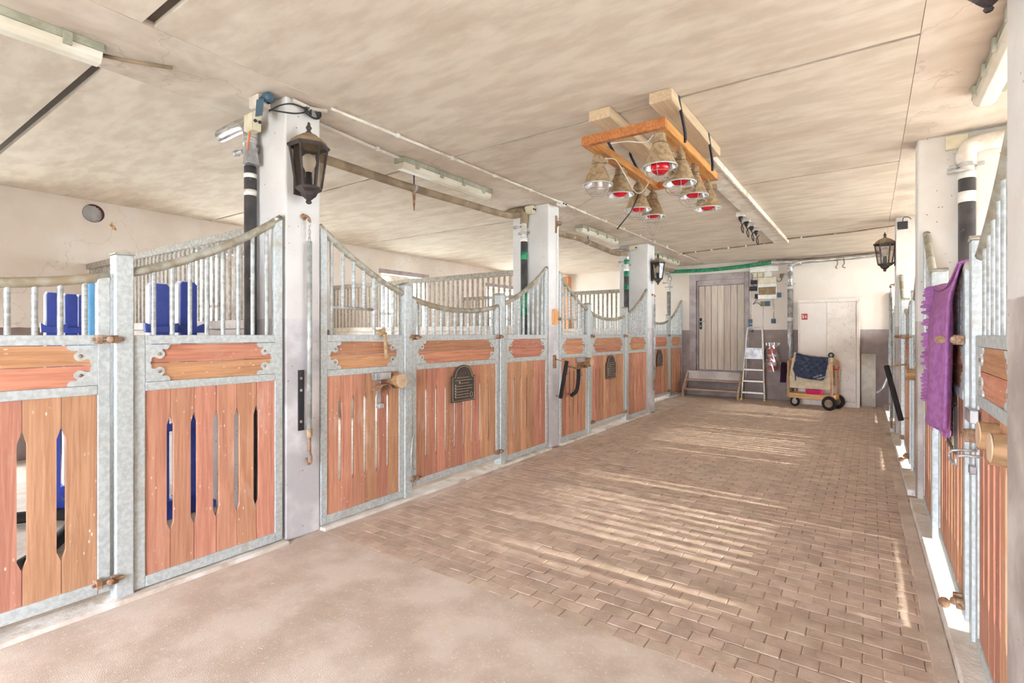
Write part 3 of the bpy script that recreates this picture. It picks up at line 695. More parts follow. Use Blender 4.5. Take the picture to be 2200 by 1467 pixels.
t = drop_pipe('black and white drop pipe with foil elbow beside the nearest left pillar', XL - .33, 1.835, 2.80, 2.52, .039, (-.4, .0, 0), bands=((2.30, 2.34, 'white'), (2.42, 2.45, 'white')))
MB().prism([(-.03, 0), (.05, 0), (.02, .14), (-.02, .14)], 'x', -.035, .035).build('funnel_shield', 'steel', t, (.05, -.03, 2.50))
drop_pipe('dark drop pipe with green tape on the middle left pillar', XL - .31, 5.17, 2.86, 2.50, .042, (-.3, .05, 0), 'wrap', bands=((2.26, 2.36, 'greenfoam'), (1.58, 1.9, 'greenfoam')))
drop_pipe('drop pipe with green tape on the farthest left pillar', XL - .36, 8.47, 2.82, 2.48, .045, (-.3, .05, 0), 'foil', bands=((2.56, 2.66, 'greenfoam'), (2.36, 2.46, 'greenfoam'), (2.14, 2.22, 'greenfoam')))
drop_pipe('pale drop pipe in the left corner of the end wall', -3.80, 11.72, 2.74, 2.36, .045, (-.3, 0, 0), 'foil', lower='steel')
drop_pipe('thick grey drop pipe on the middle right pillar', XR(5.2) + .29, 5.165, 2.80, 2.56, .052, (.55, 0, .0), 'dirtywhite', bands=((2.36, 2.44, 'white'),))
drop_pipe('foil wrapped drop pipe between extinguisher and metal cabinet', -1.335, 11.76, 2.78, 2.3, .05, (.2, 0, .02), 'foil', lower='steel', bands=((1.62, 1.7, 'white'), (2.25, 2.72, 'foil')))
# horizontal wrapped pipes from pillar to pillar
def pipe_run(label, pts, r, mm, hang=()):
    t = thing('wrapped_pipe', label, 'pipe', (0, 0, 0))
    MB().tube(smoothpath(pts, 8), r, 12).build('pipe', mm, t, smooth=True)
    for (x, y, z, kn) in hang:
        MB().tube([(x, y, z + r), (x, y, ZC)], .006, 6).build('hanger', 'black', t)
        MB().tube([(x, y - .012, z), (x, y + .012, z)], r * 1.18, 12).build('clamp', 'steel', t, smooth=True)
        if kn: MB().prism([(-.02, -r), (.02, -r), (.006, -r - .17), (-.002, -r - .17)], 'x', -.003, .003).build('clamp_tail', 'rust', t, (x, y, z))
    return t
pipe_run('brown wrapped pipe sagging between nearest and middle left pillars', [(-3.5, 2.16, 2.735), (-3.5, 2.45, 2.73), (-3.5, 2.92, 2.725), (-3.5, 3.4, 2.725), (-3.5, 4.14, 2.74), (-3.5, 4.9, 2.76), (-3.5, 5.22, 2.83)], .036, 'wrap', [(-3.5, 3.4, 2.725, True)])
pipe_run('brown wrapped pipe sagging between middle and farthest left pillars', [(-3.5, 5.49, 2.77), (-3.5, 6.2, 2.745), (-3.5, 6.73, 2.765), (-3.5, 7.27, 2.74), (-3.5, 8.08, 2.72), (-3.5, 8.53, 2.80)], .040, 'wrap', [(-3.5, 7.0, 2.755, False)])
pipe_run('short brown wrapped pipe beyond the farthest left pillar', [(-3.5, 8.9, 2.76), (-3.5, 9.6, 2.72), (-3.5, 10.3, 2.71), (-3.55, 11.0, 2.745), (-3.7, 11.7, 2.82)], .045, 'wrap')
pipe_run('green wrapped pipe above the plank door', [(-3.78, 11.74, 2.80), (-3.0, 11.76, 2.78), (-2.3, 11.76, 2.80), (-1.68, 11.76, 2.85)], .042, 'greenfoam')
pipe_run('foil wrapped pipe along the top of the end wall', [(-1.68, 11.76, 2.85), (-1.2, 11.76, 2.82), (-.6, 11.76, 2.82), (.0, 11.76, 2.835), (.24, 11.76, 2.84)], .04, 'foil')
pipe_run('thin dirty water pipe above the foil pipe', [(-1.6, 11.8, 2.885), (-.8, 11.8, 2.88), (.24, 11.8, 2.885)], .018, 'wrap')
for i, (x, mm) in enumerate(((-.53, 'wrap'), (-.42, 'wrap'))):
    tag(MB().tube(smoothpath([(x, 11.72, 2.82), (x + .01, 11.7, 2.72), (x - .02, 11.7, 2.66), (x + .03 * i, 11.69, 2.63)], 4), [.012] * 13, 6).build('pipe_strap', mm, smooth=True), ('left dusty strap dangling from the end wall foil pipe', 'right dusty strap dangling from the end wall foil pipe')[i], 'strap')

# ================================================================ CEILING FITTINGS
def tube_light(label, x, y0, y1):
    t = thing('fluorescent_light', label, 'light', (x, y0, ZC - .002), 0, 'fluorescent lights on the ceiling')
    Lf = y1 - y0
    MB().prism([(-.06, 0), (.06, 0), (.066, -.045), (-.066, -.045)], 'y', 0, Lf).build('housing', 'green_grey', t, bevel=.004)
    MB().prism([(-.062, -.046), (.062, -.046), (.055, -.08), (.03, -.1), (-.03, -.1), (-.055, -.08)], 'y', .008, Lf - .008).build('diffuser', 'diffuser', t, bevel=.004)
    cm = MB().box(-.009, .009, -.018, .018, -.03, .03).mesh('clip', 'green_grey')
    for k in range(4):
        for s_ in (-1, 1): put(cm, 'clip', t, (s_ * .07, Lf * (k + .5) / 4, -.045))
    return t
tube_light('fluorescent light in the upper left corner', -3.43, -.27, 1.0)
tube_light('fluorescent light between the nearest and middle left pillars', -3.40, 3.12, 4.40)
tube_light('fluorescent light between the middle and farthest left pillars', -3.40, 6.52, 7.80)
tube_light('fluorescent light beyond the farthest left pillar', -3.36, 9.62, 10.9)
tube_light('stained fluorescent light in the upper right corner', .60, 3.16, 4.43)
def conduit(label, pts, r=.011, clips=(), mm='dirtywhite', cat='conduit', name='conduit'):
    t = thing(name, label, cat, pts[0])
    o = Vector(pts[0]); MB().tube([Vector(p) - o for p in pts], r, 8).build('pipe', mm, t, smooth=True)
    cm = MB().box(-.012, .012, -.016, .016, -.014, .016).mesh('clip', 'white')
    for c in clips: put(cm, 'clip', t, Vector(c) - o)
    return t
zc = ZC - .016
conduit('long white cable conduit along the ceiling above the left pillars', [(-3.02, 2.16, zc), (-2.97, 5.2, zc), (-2.98, 9.9, zc)], clips=[(-3.01 + .008 * k, 2.75 + .62 * k, zc) for k in range(11)])
conduit('short conduit running from nearest left pillar to the light', [(-3.3, 2.16, zc), (-3.36, 2.75, zc), (-3.38, 3.1, zc)], .012, [(-3.36, 2.85, zc)])
conduit('thin cable crossing the ceiling before the end wall', [(-2.98, 9.88, zc), (-2.1, 9.75, zc), (-1.2, 9.56, zc)], .010, [(-2.98 + .3 * k, 9.88 - .05 * k, zc) for k in range(6)], 'wrap')
conduit('thin cable from ceiling board to the farthest right pillar', [(-1.16, 9.36, zc), (-.3, 9.28, zc), (XR(8.8) - .02, 9.1, zc), (XR(8.8) + .1, 8.95, zc)], .009, [(-.9, 9.34, zc)], 'wrap')
conduit('short conduit continuing towards the plank door', [(-2.98, 9.92, zc), (-2.97, 11.2, zc)], .011)
conduit('brown stub of cable hanging out behind upper left light', [(-3.43, 1.0, ZC - .04), (-3.4, 1.1, ZC - .035), (-3.31, 1.3, ZC - .02)], .011, mm='wrap')
def jbox(label, x, y, z, sx, sy, sz, mm='cream', cat='junction box'):
    t = thing('junction_box', label, cat, (x, y, z))
    MB().box(-sx / 2, sx / 2, -sy / 2, sy / 2, -sz / 2, sz / 2).build('body', mm, t, bevel=.006)
    MB().box(-sx / 2 - .002, sx / 2 + .002, -sy / 2 - .005, -sy / 2, -sz / 2 + .004, sz / 2 - .004).build('lid', mm, t, bevel=.003)
    for k in (-1, 1): MB().lathe([(.008, 0), (.011, .004), (.011, .012), (0, .012)], 8, Matrix.Translation((sx / 2, k * sy * .25, 0)) @ Matrix.Rotation(R(90), 4, 'Y')).build('cable_gland', 'black', t)
    return t
jbox('grey junction box on the end of the ceiling conduit crossing', -2.98, 9.9, ZC - .025, .09, .12, .045)
jbox('white box on the ceiling above the middle left pillar', -2.99, 5.3, ZC - .025, .07, .11, .045, 'white')
jbox('cream junction box low beside the nearest left pillar top', -3.36, 1.80, 2.76, .1, .06, .115)
jbox('pinkish box under the ceiling on the nearest left pillar', -3.27, 1.80, 2.87, .11, .08, .08, 'dirtywhite')
jbox('cream junction box on top of the middle left pillar', -3.36, 5.19, 2.86, .1, .07, .09)
jbox('pale junction box on top of the farthest left pillar', -3.38, 8.5, 2.86, .1, .07, .08)
jbox('flat cream cover plate on the middle right pillar top', XR(5.2) + .235, 5.215, 2.845, .13, .03, .11)
jbox('pale cover plate on the farthest right pillar top', XR(8.5) + .30, 8.525, 2.845, .13, .03, .11)
t = thing('floodlight', 'small black floodlight on the farthest right pillar top', 'light', (XR(8.5) + .07, 8.52, 2.80))
MB().box(-.055, .055, -.03, .0, -.05, .05).build('body', 'black', t, bevel=.006); MB().box(-.045, .045, -.033, -.03, -.04, .04).build('lens', 'black', t)
MB().tube(smoothpath([(0, -.01, .05), (.01, -.01, .1), (.06, -.01, .1), (.09, -.01, .07)], 4), .005, 6).build('cable', 'black', t, smooth=True)
# blue grey sensor and tangle of cable at the nearest left pillar
t = thing('dusk_sensor', 'tilted blue-grey sensor flap at the nearest left pillar top', 'sensor', (-3.20, 1.80, 2.83))
MB().prism([(-.05, .04), (.045, .06), (.055, .05), (-.045, .03)], 'y', -.04, .04).build('hood', 'bluegrey', t)
MB().box(-.03, .05, -.05, -.044, -.075, .03, Matrix.Rotation(R(8), 4, 'Y')).build('flap', 'bluegrey', t)
MB().lathe([(.03, 0), (.034, .02), (.02, .04), (0, .045)], 12, Matrix.Translation((.03, -.01, .04)) @ Matrix.Rotation(R(60), 4, 'Y')).build('dome', 'bluegrey', t, smooth=True)
pts = []
for k in range(64):
    a = k * .62; pts.append((XL + .035 + .004 * math.sin(k * 1.7), 2.075 + (.045 + .02 * math.sin(k * .37)) * math.cos(a) + .012 * math.sin(k * .9), 2.86 + .034 * math.sin(a)))
m = MB().tube(pts, .0048, 6).tube(smoothpath([(-3.16, 1.8, 2.80), (-3.1, 1.85, 2.79), (-3.1, 1.95, 2.815), (XL + .03, 2.04, 2.86)], 6), .005, 6).tube(smoothpath([(-3.2, 1.82, 2.81), (-3.1, 1.84, 2.83), (-3.1, 1.93, 2.87), (XL + .03, 2.03, 2.87)], 6), .005, 6)
tag(m.build('cable_coil', 'black', smooth=True), 'black cable coiled up on the nearest left pillar top', 'cable')
conduit('white sleeve holding the coiled black cable', [(XL + .02, 1.93, ZC - .02), (XL + .03, 2.05, ZC - .035), (XL + .06, 2.16, ZC - .02)], .014)
conduit('red cable dropping from the cream box by nearest pillar', [(-3.36, 1.78, 2.70), (-3.39, 1.78, 2.62), (-3.43, 1.79, 2.55)], .006, mm='orangeplug', cat='cable', name='cable')
# long white board on the ceiling, socket strip
t = thing('ceiling_board', 'long white painted board fixed along the ceiling behind the heat lamps', 'board', (-1.215, 4.5, ZC))
MB().box(-.10, .09, 0, 5.05, -.045, -.001).build('plank', 'dirtywhite', t, bevel=.004); MB().box(.092, .112, 0, 5.05, -.06, -.001).build('edge_strip', 'dirtywhite', t, bevel=.003)
t = thing('socket_row', 'row of white sockets with dangling plugs beside the ceiling board', 'socket', (-1.36, 7.0, ZC))
for k in range(4):
    y = k * .36
    s_ = MB().box(-.05, .05, y, y + .1, -.055, -.001).build('socket', 'white', t, bevel=.005)
    MB().lathe([(.028, 0), (.03, .03), (.02, .05), (.008, .07)], 10, Matrix.Translation((0, y + .05, -.055)) @ Matrix.Rotation(R(180), 4, 'X')).build('plug', 'black', s_, smooth=True)
    MB().tube(smoothpath([(0, y + .05, -.12), (.02, y + .1, -.2), (0, y + .2, -.24), (-.03, y + .24, -.15), (0, y + .3, -.08)], 5), .006, 6).build('cable', 'black', s_, smooth=True)

# ---------------- heat lamp rack
t = thing('batten', 'pine batten on the ceiling on the left above the heat lamps', 'batten', (-1.535, 3.24, ZC))
MB().box(-.08, .08, 0, 1.3, -.075, -.001).build('timber', 'pine', t, bevel=.008)
t = thing('batten', 'pine batten on the ceiling on the right above the heat lamps', 'batten', (-1.10, 3.22, ZC))
MB().box(-.075, .075, 0, 1.28, -.075, -.001).build('timber', 'pine', t, bevel=.008)
t = thing('lamp_rack', 'orange stained wooden frame holding the eight heat lamps', 'rack', (-1.36, 3.9, 2.70))
for nm, b in (('front_rail', (-.29, .30, -.70, -.66)), ('back_rail', (-.29, .30, .64, .68))): MB().box(*b, -.03, .035).build(nm, 'orange', t, bevel=.004)
for b in ((-.29, -.21, -.66, .64), (.22, .30, -.66, .64)): MB().box(*b, -.03, .03).build('side_rail', 'orange', t, bevel=.004)
for (x, y) in ((.30, -.3), (.30, .45), (-.29, .0), (-.29, .5)):
    sx = 1 if x > 0 else -1
    MB().tube(smoothpath([(x + sx * .005, y, -.01), (x + sx * .012, y - .02, .05), (x + sx * .03, y - .2, .17), (x + sx * .03, y - .24, .21), (x, y - .24, .213)], 4), .011, 8).build('bungee_strap', 'black', t, smooth=True)
def heat_lamp(label, x, y, zr, cage, bulb, bulbmat='redbulb', tilt=0):
    t = thing('heat_lamp', label, 'heat lamp', (x, y, zr), random.uniform(0, 6), 'heat lamps on the wooden rack')
    t.rotation_euler.x = tilt
    MB().lathe([(.107, 0), (.108, .006), (.095, .03), (.072, .09), (.05, .145), (.044, .155), (.044, .163), (.04, .165), (.036, .21), (.026, .22), (.018, .23), (.012, .25), (0, .252)], 24, None, False).build('shade', 'shade', t, auto=True)
    MB().lathe([(.104, .001), (.09, .03), (.066, .09), (.045, .14), (0, .142)], 24, None, False).build('inner_reflector', 'shadein', t, smooth=True)
    MB().tube([(.107 * math.cos(a), .107 * math.sin(a), .002) for a in [2 * math.pi * k / 24 for k in range(24)]], .0045, 6, closed=True).build('rim', 'galv', t, smooth=True)
    MB().box(.03, .075, -.018, .018, .165, .205).build('switch_box', 'shade', t, bevel=.004)
    MB().tube([(.046 * math.cos(a), .046 * math.sin(a), .152) for a in [2 * math.pi * k / 20 for k in range(20)]], .002, 5, closed=True).build('band_slot', 'black', t)
    MB().tube(smoothpath([(0, 0, .25), (.006, 0, .265), (-.004, 0, .28), (.008, .004, 2.672 - zr)], 3), .004, 6).build('hook', 'wire', t, smooth=True)
    if bulb:
        bz = .025 if cage != 'round' else -.01
        MB().lathe([(0, -.035 + bz), (.03, -.032 + bz), (.052, -.015 + bz), (.06, .01 + bz), (.054, .04 + bz), (.035, .075 + bz), (.02, .1 + bz), (.02, .14 + bz)], 18).build('bulb', bulbmat, t, smooth=True)
    if cage:
        m = MB(); dz = {'round': .085, 'bowl': .08, 'cone': .17}[cage]
        def pr(q):
            if cage == 'cone': return (.107 * (1 - q) ** .8 * (1 - .05) + .004, -dz * q)
            return (.105 * math.cos(q * math.pi / 2) + .002, -dz * math.sin(q * math.pi / 2))
        for k in range(6):
            a = math.pi * k / 3
            m.tube([(pr(j / 6)[0] * math.cos(a), pr(j / 6)[0] * math.sin(a), pr(j / 6)[1]) for j in range(7)], .0019, 5)
        for q in (.32, .62) if cage != 'cone' else (.18, .34):
            r_, z_ = pr(q); m.tube([(r_ * math.cos(a), r_ * math.sin(a), z_) for a in [2 * math.pi * j / 18 for j in range(18)]], .0019, 5, closed=True)
        m.build('wire_cage', 'wire', t, smooth=True)
    return t
heat_lamp('caged heat lamp without bulb hanging at the far left of the rack', -1.63, 3.42, 2.445, 'bowl', False)
heat_lamp('uncaged heat lamp with red bulb, second on the left rail', -1.62, 3.80, 2.455, None, True)
heat_lamp('caged heat lamp on left rail, third from the front', -1.60, 4.13, 2.40, 'bowl', True)
heat_lamp('rearmost heat lamp on left rail with long pointed wire cage', -1.60, 4.49, 2.41, 'cone', True)
heat_lamp('biggest looking heat lamp at the front with bare red bulb in cage', -1.11, 3.25, 2.435, 'round', True)
heat_lamp('caged heat lamp on right rail just behind the front one', -1.07, 3.53, 2.39, 'bowl', True)
heat_lamp('caged heat lamp with bright red bulb, third on right rail', -1.10, 3.97, 2.405, 'bowl', True)
heat_lamp('uncaged heat lamp at the rear end of right rail', -1.12, 4.46, 2.41, None, True)
for i, (lab, pts) in enumerate((('pale lamp cable looping under the left rack rail', [(-1.57, 3.42, 2.63), (-1.57, 3.6, 2.67), (-1.56, 3.75, 2.60), (-1.54, 3.9, 2.5), (-1.52, 4.0, 2.51), (-1.5, 4.1, 2.6), (-1.55, 4.2, 2.66)]),
        ('pale lamp cable across the middle of the rack', [(-1.45, 3.24, 2.66), (-1.35, 3.3, 2.67), (-1.25, 3.36, 2.66), (-1.18, 3.32, 2.68)]), ('pale lamp cable sagging along the right rack rail', [(-1.12, 3.3, 2.6), (-1.2, 3.5, 2.66), (-1.18, 3.6, 2.56), (-1.12, 3.7, 2.55), (-1.1, 3.9, 2.6)]))):
    tag(MB().tube(smoothpath(pts, 6), .0045, 6).build('lamp_cable', 'dirtywhite', smooth=True), lab, 'cable')
tag(MB().tube([(-1.56, 4.05, 2.52), (-1.60, 3.98, 2.36), (-1.70, 3.93, 2.22)], .005, 6).build('cable_end', 'black', smooth=True), 'loose black cable end hanging among the heat lamps', 'cable')
tag(MB().tube([(-3.10, 5.35, 2.73), (-2.4, 4.9, 2.79), (-1.7, 4.45, 2.86)], .003, 5).build('thin_cord', 'wire'), 'thin cord from the pulley on the middle left pillar to the rack', 'cord')

# ================================================================ THINGS ON THE STALL FRONTS
def name_board(label, y, z, side, x, wv=.33, hv=.34):
    t = thing('name_board', label, 'sign', (x, y, z), R(90) if side < 0 else R(-90))     # local x along the gate, -y to the aisle
    a = wv / 2
    def outline(i): 
        q = a - i; p = [(-q, i), (q, i), (q, hv * .70 - i)]
        p += [(q - .035, hv * .70 - i), (q - .035, hv * .74 - i)] + [((q - .04) * math.cos(R(b)), hv * .74 - i + (hv * .26) * math.sin(R(b))) for b in range(10, 171, 16)] + [(-q + .035, hv * .74 - i), (-q + .035, hv * .70 - i), (-q, hv * .70 - i)]
        return p
    MB().prism(outline(0), 'y', -.018, -.004).build('panel', 'sign', t, bevel=.002)
    MB().tube([(px, -.0185, pz) for px, pz in outline(.012)], .0017, 4, closed=True).build('border_line', 'gold', t)
    for k, (l0, l1, z0) in enumerate(((-.6, .45, .66), (-.75, .75, .585), (-.4, .45, .50), (-.75, .75, .425), (-.75, .75, .35), (-.75, .45, .275), (-.75, .45, .2), (-.75, .45, .125))):
        MB().box(l0 * a, l1 * a, -.0192, -.0175, z0 * hv - .0014, z0 * hv + .0014).build('ruled_line', 'gold', t)
        if k > 1: MB().box(l0 * a, l0 * a + .012, -.0194, -.0175, z0 * hv + .005, z0 * hv + .017).build('letter_mark', 'gold', t)
    MB().tube([(.66 * a + .018 * math.cos(b), -.019, .17 * hv + .024 * math.sin(b)) for b in [2 * math.pi * k / 14 for k in range(14)]], .0014, 4, closed=True).build('emblem', 'gold', t)
name_board('black arched name board on the nearest full left gate', 3.655, .735, -1, XG + .002)
name_board('black arched name board on the second left gate', 6.985, .715, -1, XG + .002)
name_board('black arched name board on the gate nearest the plank door', 10.28, .71, -1, XK + .002)
name_board('name board showing below the purple blanket', 3.48, .77, 1, XR(3.5) + .03)
def log_peg(label, x, y, z, out, r=.058, ln=.11):
    t = thing('log_peg', label, 'log', (x, y, z))
    MB().tube([(0, 0, 0), (out * ln, 0, .004)], [r * 1.03, r], 16).build('bark', 'bark', t, auto=True)
    MB().tube([(out * (ln - .001), 0, .004), (out * (ln + .003), 0, .004)], r * .97, 16).build('cut_face', 'logend', t)
log_peg('short log peg on the panel right of nearest left pillar', XG, 2.80, .99, 1)
log_peg('short log peg on the panel behind the black saddle arms', XG, 6.15, .99, 1)
log_peg('big log peg farther from the right picture edge', XR(2.5) + .035, 2.45, .995, -1, .05, .055)
log_peg('log peg with split underside closest to the right picture edge', XR(2.3) + .035, 2.25, .985, -1, .052, .055)
log_peg('small log peg on the right panel past the middle pillar', XR(6) + .035, 5.95, .99, -1, .05, .07)
def bridle_holder(label, x, y, z, out, sx=1):
    t = thing('bridle_holder', label, 'holder', (x, y, z)); t.scale.x = sx
    MB().box(0, out * .006, -.02, .02, -.16, .09).build('strap', 'steel', t)
    MB().box(out * .005, out * .06, -.075, .075, .05, .105).build('top_block', 'steel', t, bevel=.004)
    MB().grid(lambda u, v: (out * (.005 + .085 * v), .075 * math.cos(R(25 + 130 * u)), -.06 + .075 * math.sin(R(25 + 130 * u))), 10, 1).build('half_round', 'rust', t, thick=.006)
    MB().box(out * .005, out * .05, -.03, .015, -.17, -.135).build('foot_hook', 'steel', t, bevel=.004)
bridle_holder('steel bridle holder beside the log right of nearest left pillar', XG, 2.66, .96, 1)
bridle_holder('steel bridle holder beside the log behind the saddle arms', XG, 5.99, .95, 1)
bridle_holder('steel bridle holder between purple blanket and big log', XR(2.9) + .035, 2.90, .94, -1, .5)
tag(MB().tube(smoothpath([(XR(2.8) + .03, 2.86, .875), (XR(2.8) - .05, 2.86, .865), (XR(2.8) - .055, 2.86, .83), (XR(2.8) - .05, 2.72, .83), (XR(2.8) - .045, 2.72, .87), (XR(2.8) + .03, 2.72, .875)], 3), .006, 6).build('bent_wire', 'steel', smooth=True), 'bent steel wire handle below the big log', 'handle')
tag(MB().tube(smoothpath([(XG + .02, 3.02, .52), (XG + .05, 2.97, .48), (XG + .06, 2.95, .36), (XG + .05, 2.97, .26), (XG + .03, 3.03, .24)], 6), .007, 6).build('wire_loop', 'bars', smooth=True), 'grey plastic hose loop at the foot of the post left of the nearest name board', 'loop')
# hemp rope knotted on the panel
t = thing('rope', 'frayed hemp rope knotted over the rail right of nearest left pillar', 'rope', (XG, 2.675, 1.37))
MB().ball((.0, 0, .0), .03).ball((.02, .012, .012), .022).tube(smoothpath([(-.03, -.02, .02), (.03, -.03, .0), (.03, .03, -.005), (-.02, .02, -.01)], 4), .011, 8).build('knot', 'rope', t, smooth=True)
m = MB()
for q in (0, 1, 2):
    m.tube([(.03 + .007 * math.cos(k * .7 + q * 2.1), .02 + .02 * k / 24 + .007 * math.sin(k * .7 + q * 2.1), -.01 - .19 * k / 24) for k in range(25)], .0075, 6)
m.build('hanging_end', 'rope', t, smooth=True)
# black saddle arms
def saddle_arm(label, x, y, z, out, drop, dy, curved=False):
    t = thing('saddle_rack', label, 'saddle rack', (x, y, z))
    MB().box(0, out * .012, -.035, .035, -.08, .08).build('wall_plate', 'rust', t, bevel=.004)
    MB().tube([(out * .01, 0, .03), (out * .17, dy * .15, 0)], .008, 8).build('hinge_rod', 'rust', t, smooth=True)
    if curved: path = smoothpath([(out * .17, dy * .15, .0), (out * .165, dy * .3, -drop * .35), (out * .13, dy * .7, -drop * .8), (out * .05, dy, -drop)], 6)
    else: path = [(out * .17, dy * .15, .01), (out * .06, dy, -drop)]
    m = MB().tube(path, .024, 10); m.build('padded_bar', 'rubber', t, smooth=True)
    MB().tube([(0, dy * .9, -drop + .02), (out * .06, dy, -drop + .02)], .008, 6).build('stay', 'rust', t)
saddle_arm('straight black saddle arm on the middle left pillar', XL, 5.36, 1.03, 1, .44, .05)
saddle_arm('curved black saddle arm just past the middle left pillar', XL, 5.66, .93, 1, .34, .04, True)
saddle_arm('slanted black saddle arm on the right past the middle pillar', XR(6) + .0, 6.45, 1.03, -1, .50, -.25)
t = thing('wood_knob_block', 'orange wooden block on the middle left pillar', 'block', (XL, 5.36, 1.565))
MB().prism([(-.05, -.09), (.04, -.09), (.05, -.05), (.05, .07), (.0, .1), (-.05, .09)], 'x', 0, .035).build('block', 'postwood', t, bevel=.004); MB().ball((.05, .06, -.02), .02).tube([(.03, .03, -.02), (.05, .06, -.02)], .008).build('bolt', 'rust', t, smooth=True)
t = thing('pulley', 'small iron pulley at the top of the middle left pillar', 'pulley', (XL, 5.40, 2.70))
MB().box(0, .012, -.02, .02, -.11, .1).build('plate', 'rust', t); MB().lathe([(.03, -.012), (.024, 0), (.03, .012)], 12, Matrix.Translation((.05, .0, .0)) @ Matrix.Rotation(R(90), 4, 'X')).build('wheel', 'rust', t)
MB().tube([(.01, 0, .04), (.05, 0, .0), (.01, 0, -.05)], .007, 6).build('yoke', 'rust', t)
tag(MB().tube([(XL + .02, 5.40, 2.66), (XL + .012, 5.405, 1.9), (XL + .01, 5.40, 1.30)], .004, 6).build('thin_cord', 'dirtywhite'), 'thin cord running down the middle left pillar', 'cord')

# purple fleece blanket on the right gate
t = thing('fleece_blanket', 'purple fleece blanket with leaf fringe hanging over the right gate', 'blanket', (XR(3.6) + .042, 3.05, 0))
Lb = 1.12
def bz(u): return .905 - .06 * math.sin(math.pi * min(1, u * 1.5)) + .03 * u
def zt(u): return curve(3.05 + Lb * u, 3.66, 1.53) + .012
def bl(u, v):
    fold = (.03 * math.sin(u * 8.5 - .6 + v * .5) + .008 * math.sin(u * 23)) * min(1, v * 3)
    x = -.030 - .03 * min(1, v * 5) + fold - .02 * v
    yv = u * Lb * (1 - .10 * v) + .10 * v * (1 - u)
    return (x, yv, zt(u) * (1 - v) + bz(u) * v)
MB().grid(bl, 44, 26).build('front_fall', 'purple', t, smooth=True, thick=.008)
MB().grid(lambda u, v: (-.045 + .145 * v, u * Lb, zt(u) + .018 * math.sin(math.pi * v) - .012), 30, 6).build('top_fold', 'purple', t, smooth=True, thick=.008)
MB().grid(lambda u, v: (.10 + .015 * math.sin(u * 12), u * Lb, zt(u) * (1 - v) + 1.3 * v), 30, 8).build('back_fall', 'purple', t, smooth=True, thick=.008)
tongue = MB(); n = 7
pts = [(-.014, 0)] + [(-.014 + .028 * (1 - math.cos(math.pi * k / 6)) / 2 - .0, .0) for k in ()]
outl = [(-.011, 0), (-.014, .022), (-.012, .044), (-.005, .058), (.005, .058), (.012, .044), (.014, .022), (.011, 0)]
tme = MB().prism(outl, 'z', -.002, .002).mesh('fringe_leaf', 'purple')
for k in range(32):
    v_ = .02 + .96 * k / 31
    p = bl(1.0, v_)
    o = put(tme, 'fringe_leaf', t, (p[0] - .004, p[1] - .01, p[2]))
    o.rotation_euler = (random.uniform(-.35, .35), R(80) + random.uniform(-.5, .5), R(55) + random.uniform(-.5, .35))
for k in range(16):
    u_ = .06 + .92 * k / 15; p = bl(u_, 1)
    o = put(tme, 'fringe_leaf', t, (p[0], p[1], p[2] + .012)); o.rotation_euler = (R(-90) + random.uniform(-.2, .2), 0, R(90) + random.uniform(-.4, .4)); o.scale = (1, .55, 1)

# ================================================================ END WALL
# wooden steps below the door
t = thing('wooden_steps', 'worn wooden steps leading up to the plank door', 'steps', (-3.40, 11.36, 0))
for x in (.0, 1.13):
    MB().prism([(0, 0), (.07, 0), (.07, .06), (.46, .45), (.46, .52), (.39, .54), (.0, .13)], 'x', x, x + .04).build('stringer', 'stairwood', t, bevel=.004)
for k, (y, z) in enumerate(((.02, .145), (.2, .335))): MB().box(.041, 1.129, y, y + .2, z, z + .032).build('tread', 'stairwood', t, bevel=.005)
MB().box(.041, 1.129, .40, .425, .33, .535).build('riser', 'partwall', t); MB().box(.041, 1.129, .30, .44, .52, .545).build('top_tread', 'partwall', t, bevel=.004)
# step ladder
t = thing('step_ladder', 'aluminium step ladder leaning by the fuse box', 'ladder', (-1.985, 11.5, 0))
MB().tube(smoothpath([(-.22, -.02, .0), (-.17, .13, 1.0), (-.145, .2, 1.42), (-.11, .212, 1.5), (0, .214, 1.51), (.11, .212, 1.5), (.145, .2, 1.42), (.17, .13, 1.0), (.22, -.02, .0)], 8), .015, 8).build('front_frame', 'alu', t, smooth=True)
for z, y, w in ((.15, .0, .205), (.385, .035, .193), (.62, .07, .182)): MB().box(-w, w, y - .04, y + .05, z - .012, z + .022).build('step', 'alu', t, bevel=.004)
MB().box(-.165, .165, .085, .105, .87, 1.08).build('platform', 'steel', t, bevel=.004); MB().box(-.17, .17, .07, .13, .85, .872).build('platform_edge', 'alu', t)
for s_ in (-1, 1):
    MB().tube([(s_ * .15, .16, 1.1), (s_ * .19, .27, .01)], .011, 8).build('rear_leg', 'alu', t, smooth=True)
    MB().box(s_ * .22 - .02, s_ * .22 + .02, -.045, .005, 0, .035).build('foot', 'yellow', t, bevel=.004)
    for z, w in ((.15, .208), (.385, .196), (.62, .185)): MB().box(s_ * w - .012, s_ * w + .012, -.0 + z * .15 - .055, -.0 + z * .15 - .035, z - .015, z + .025).build('step_cap', 'yellow', t)
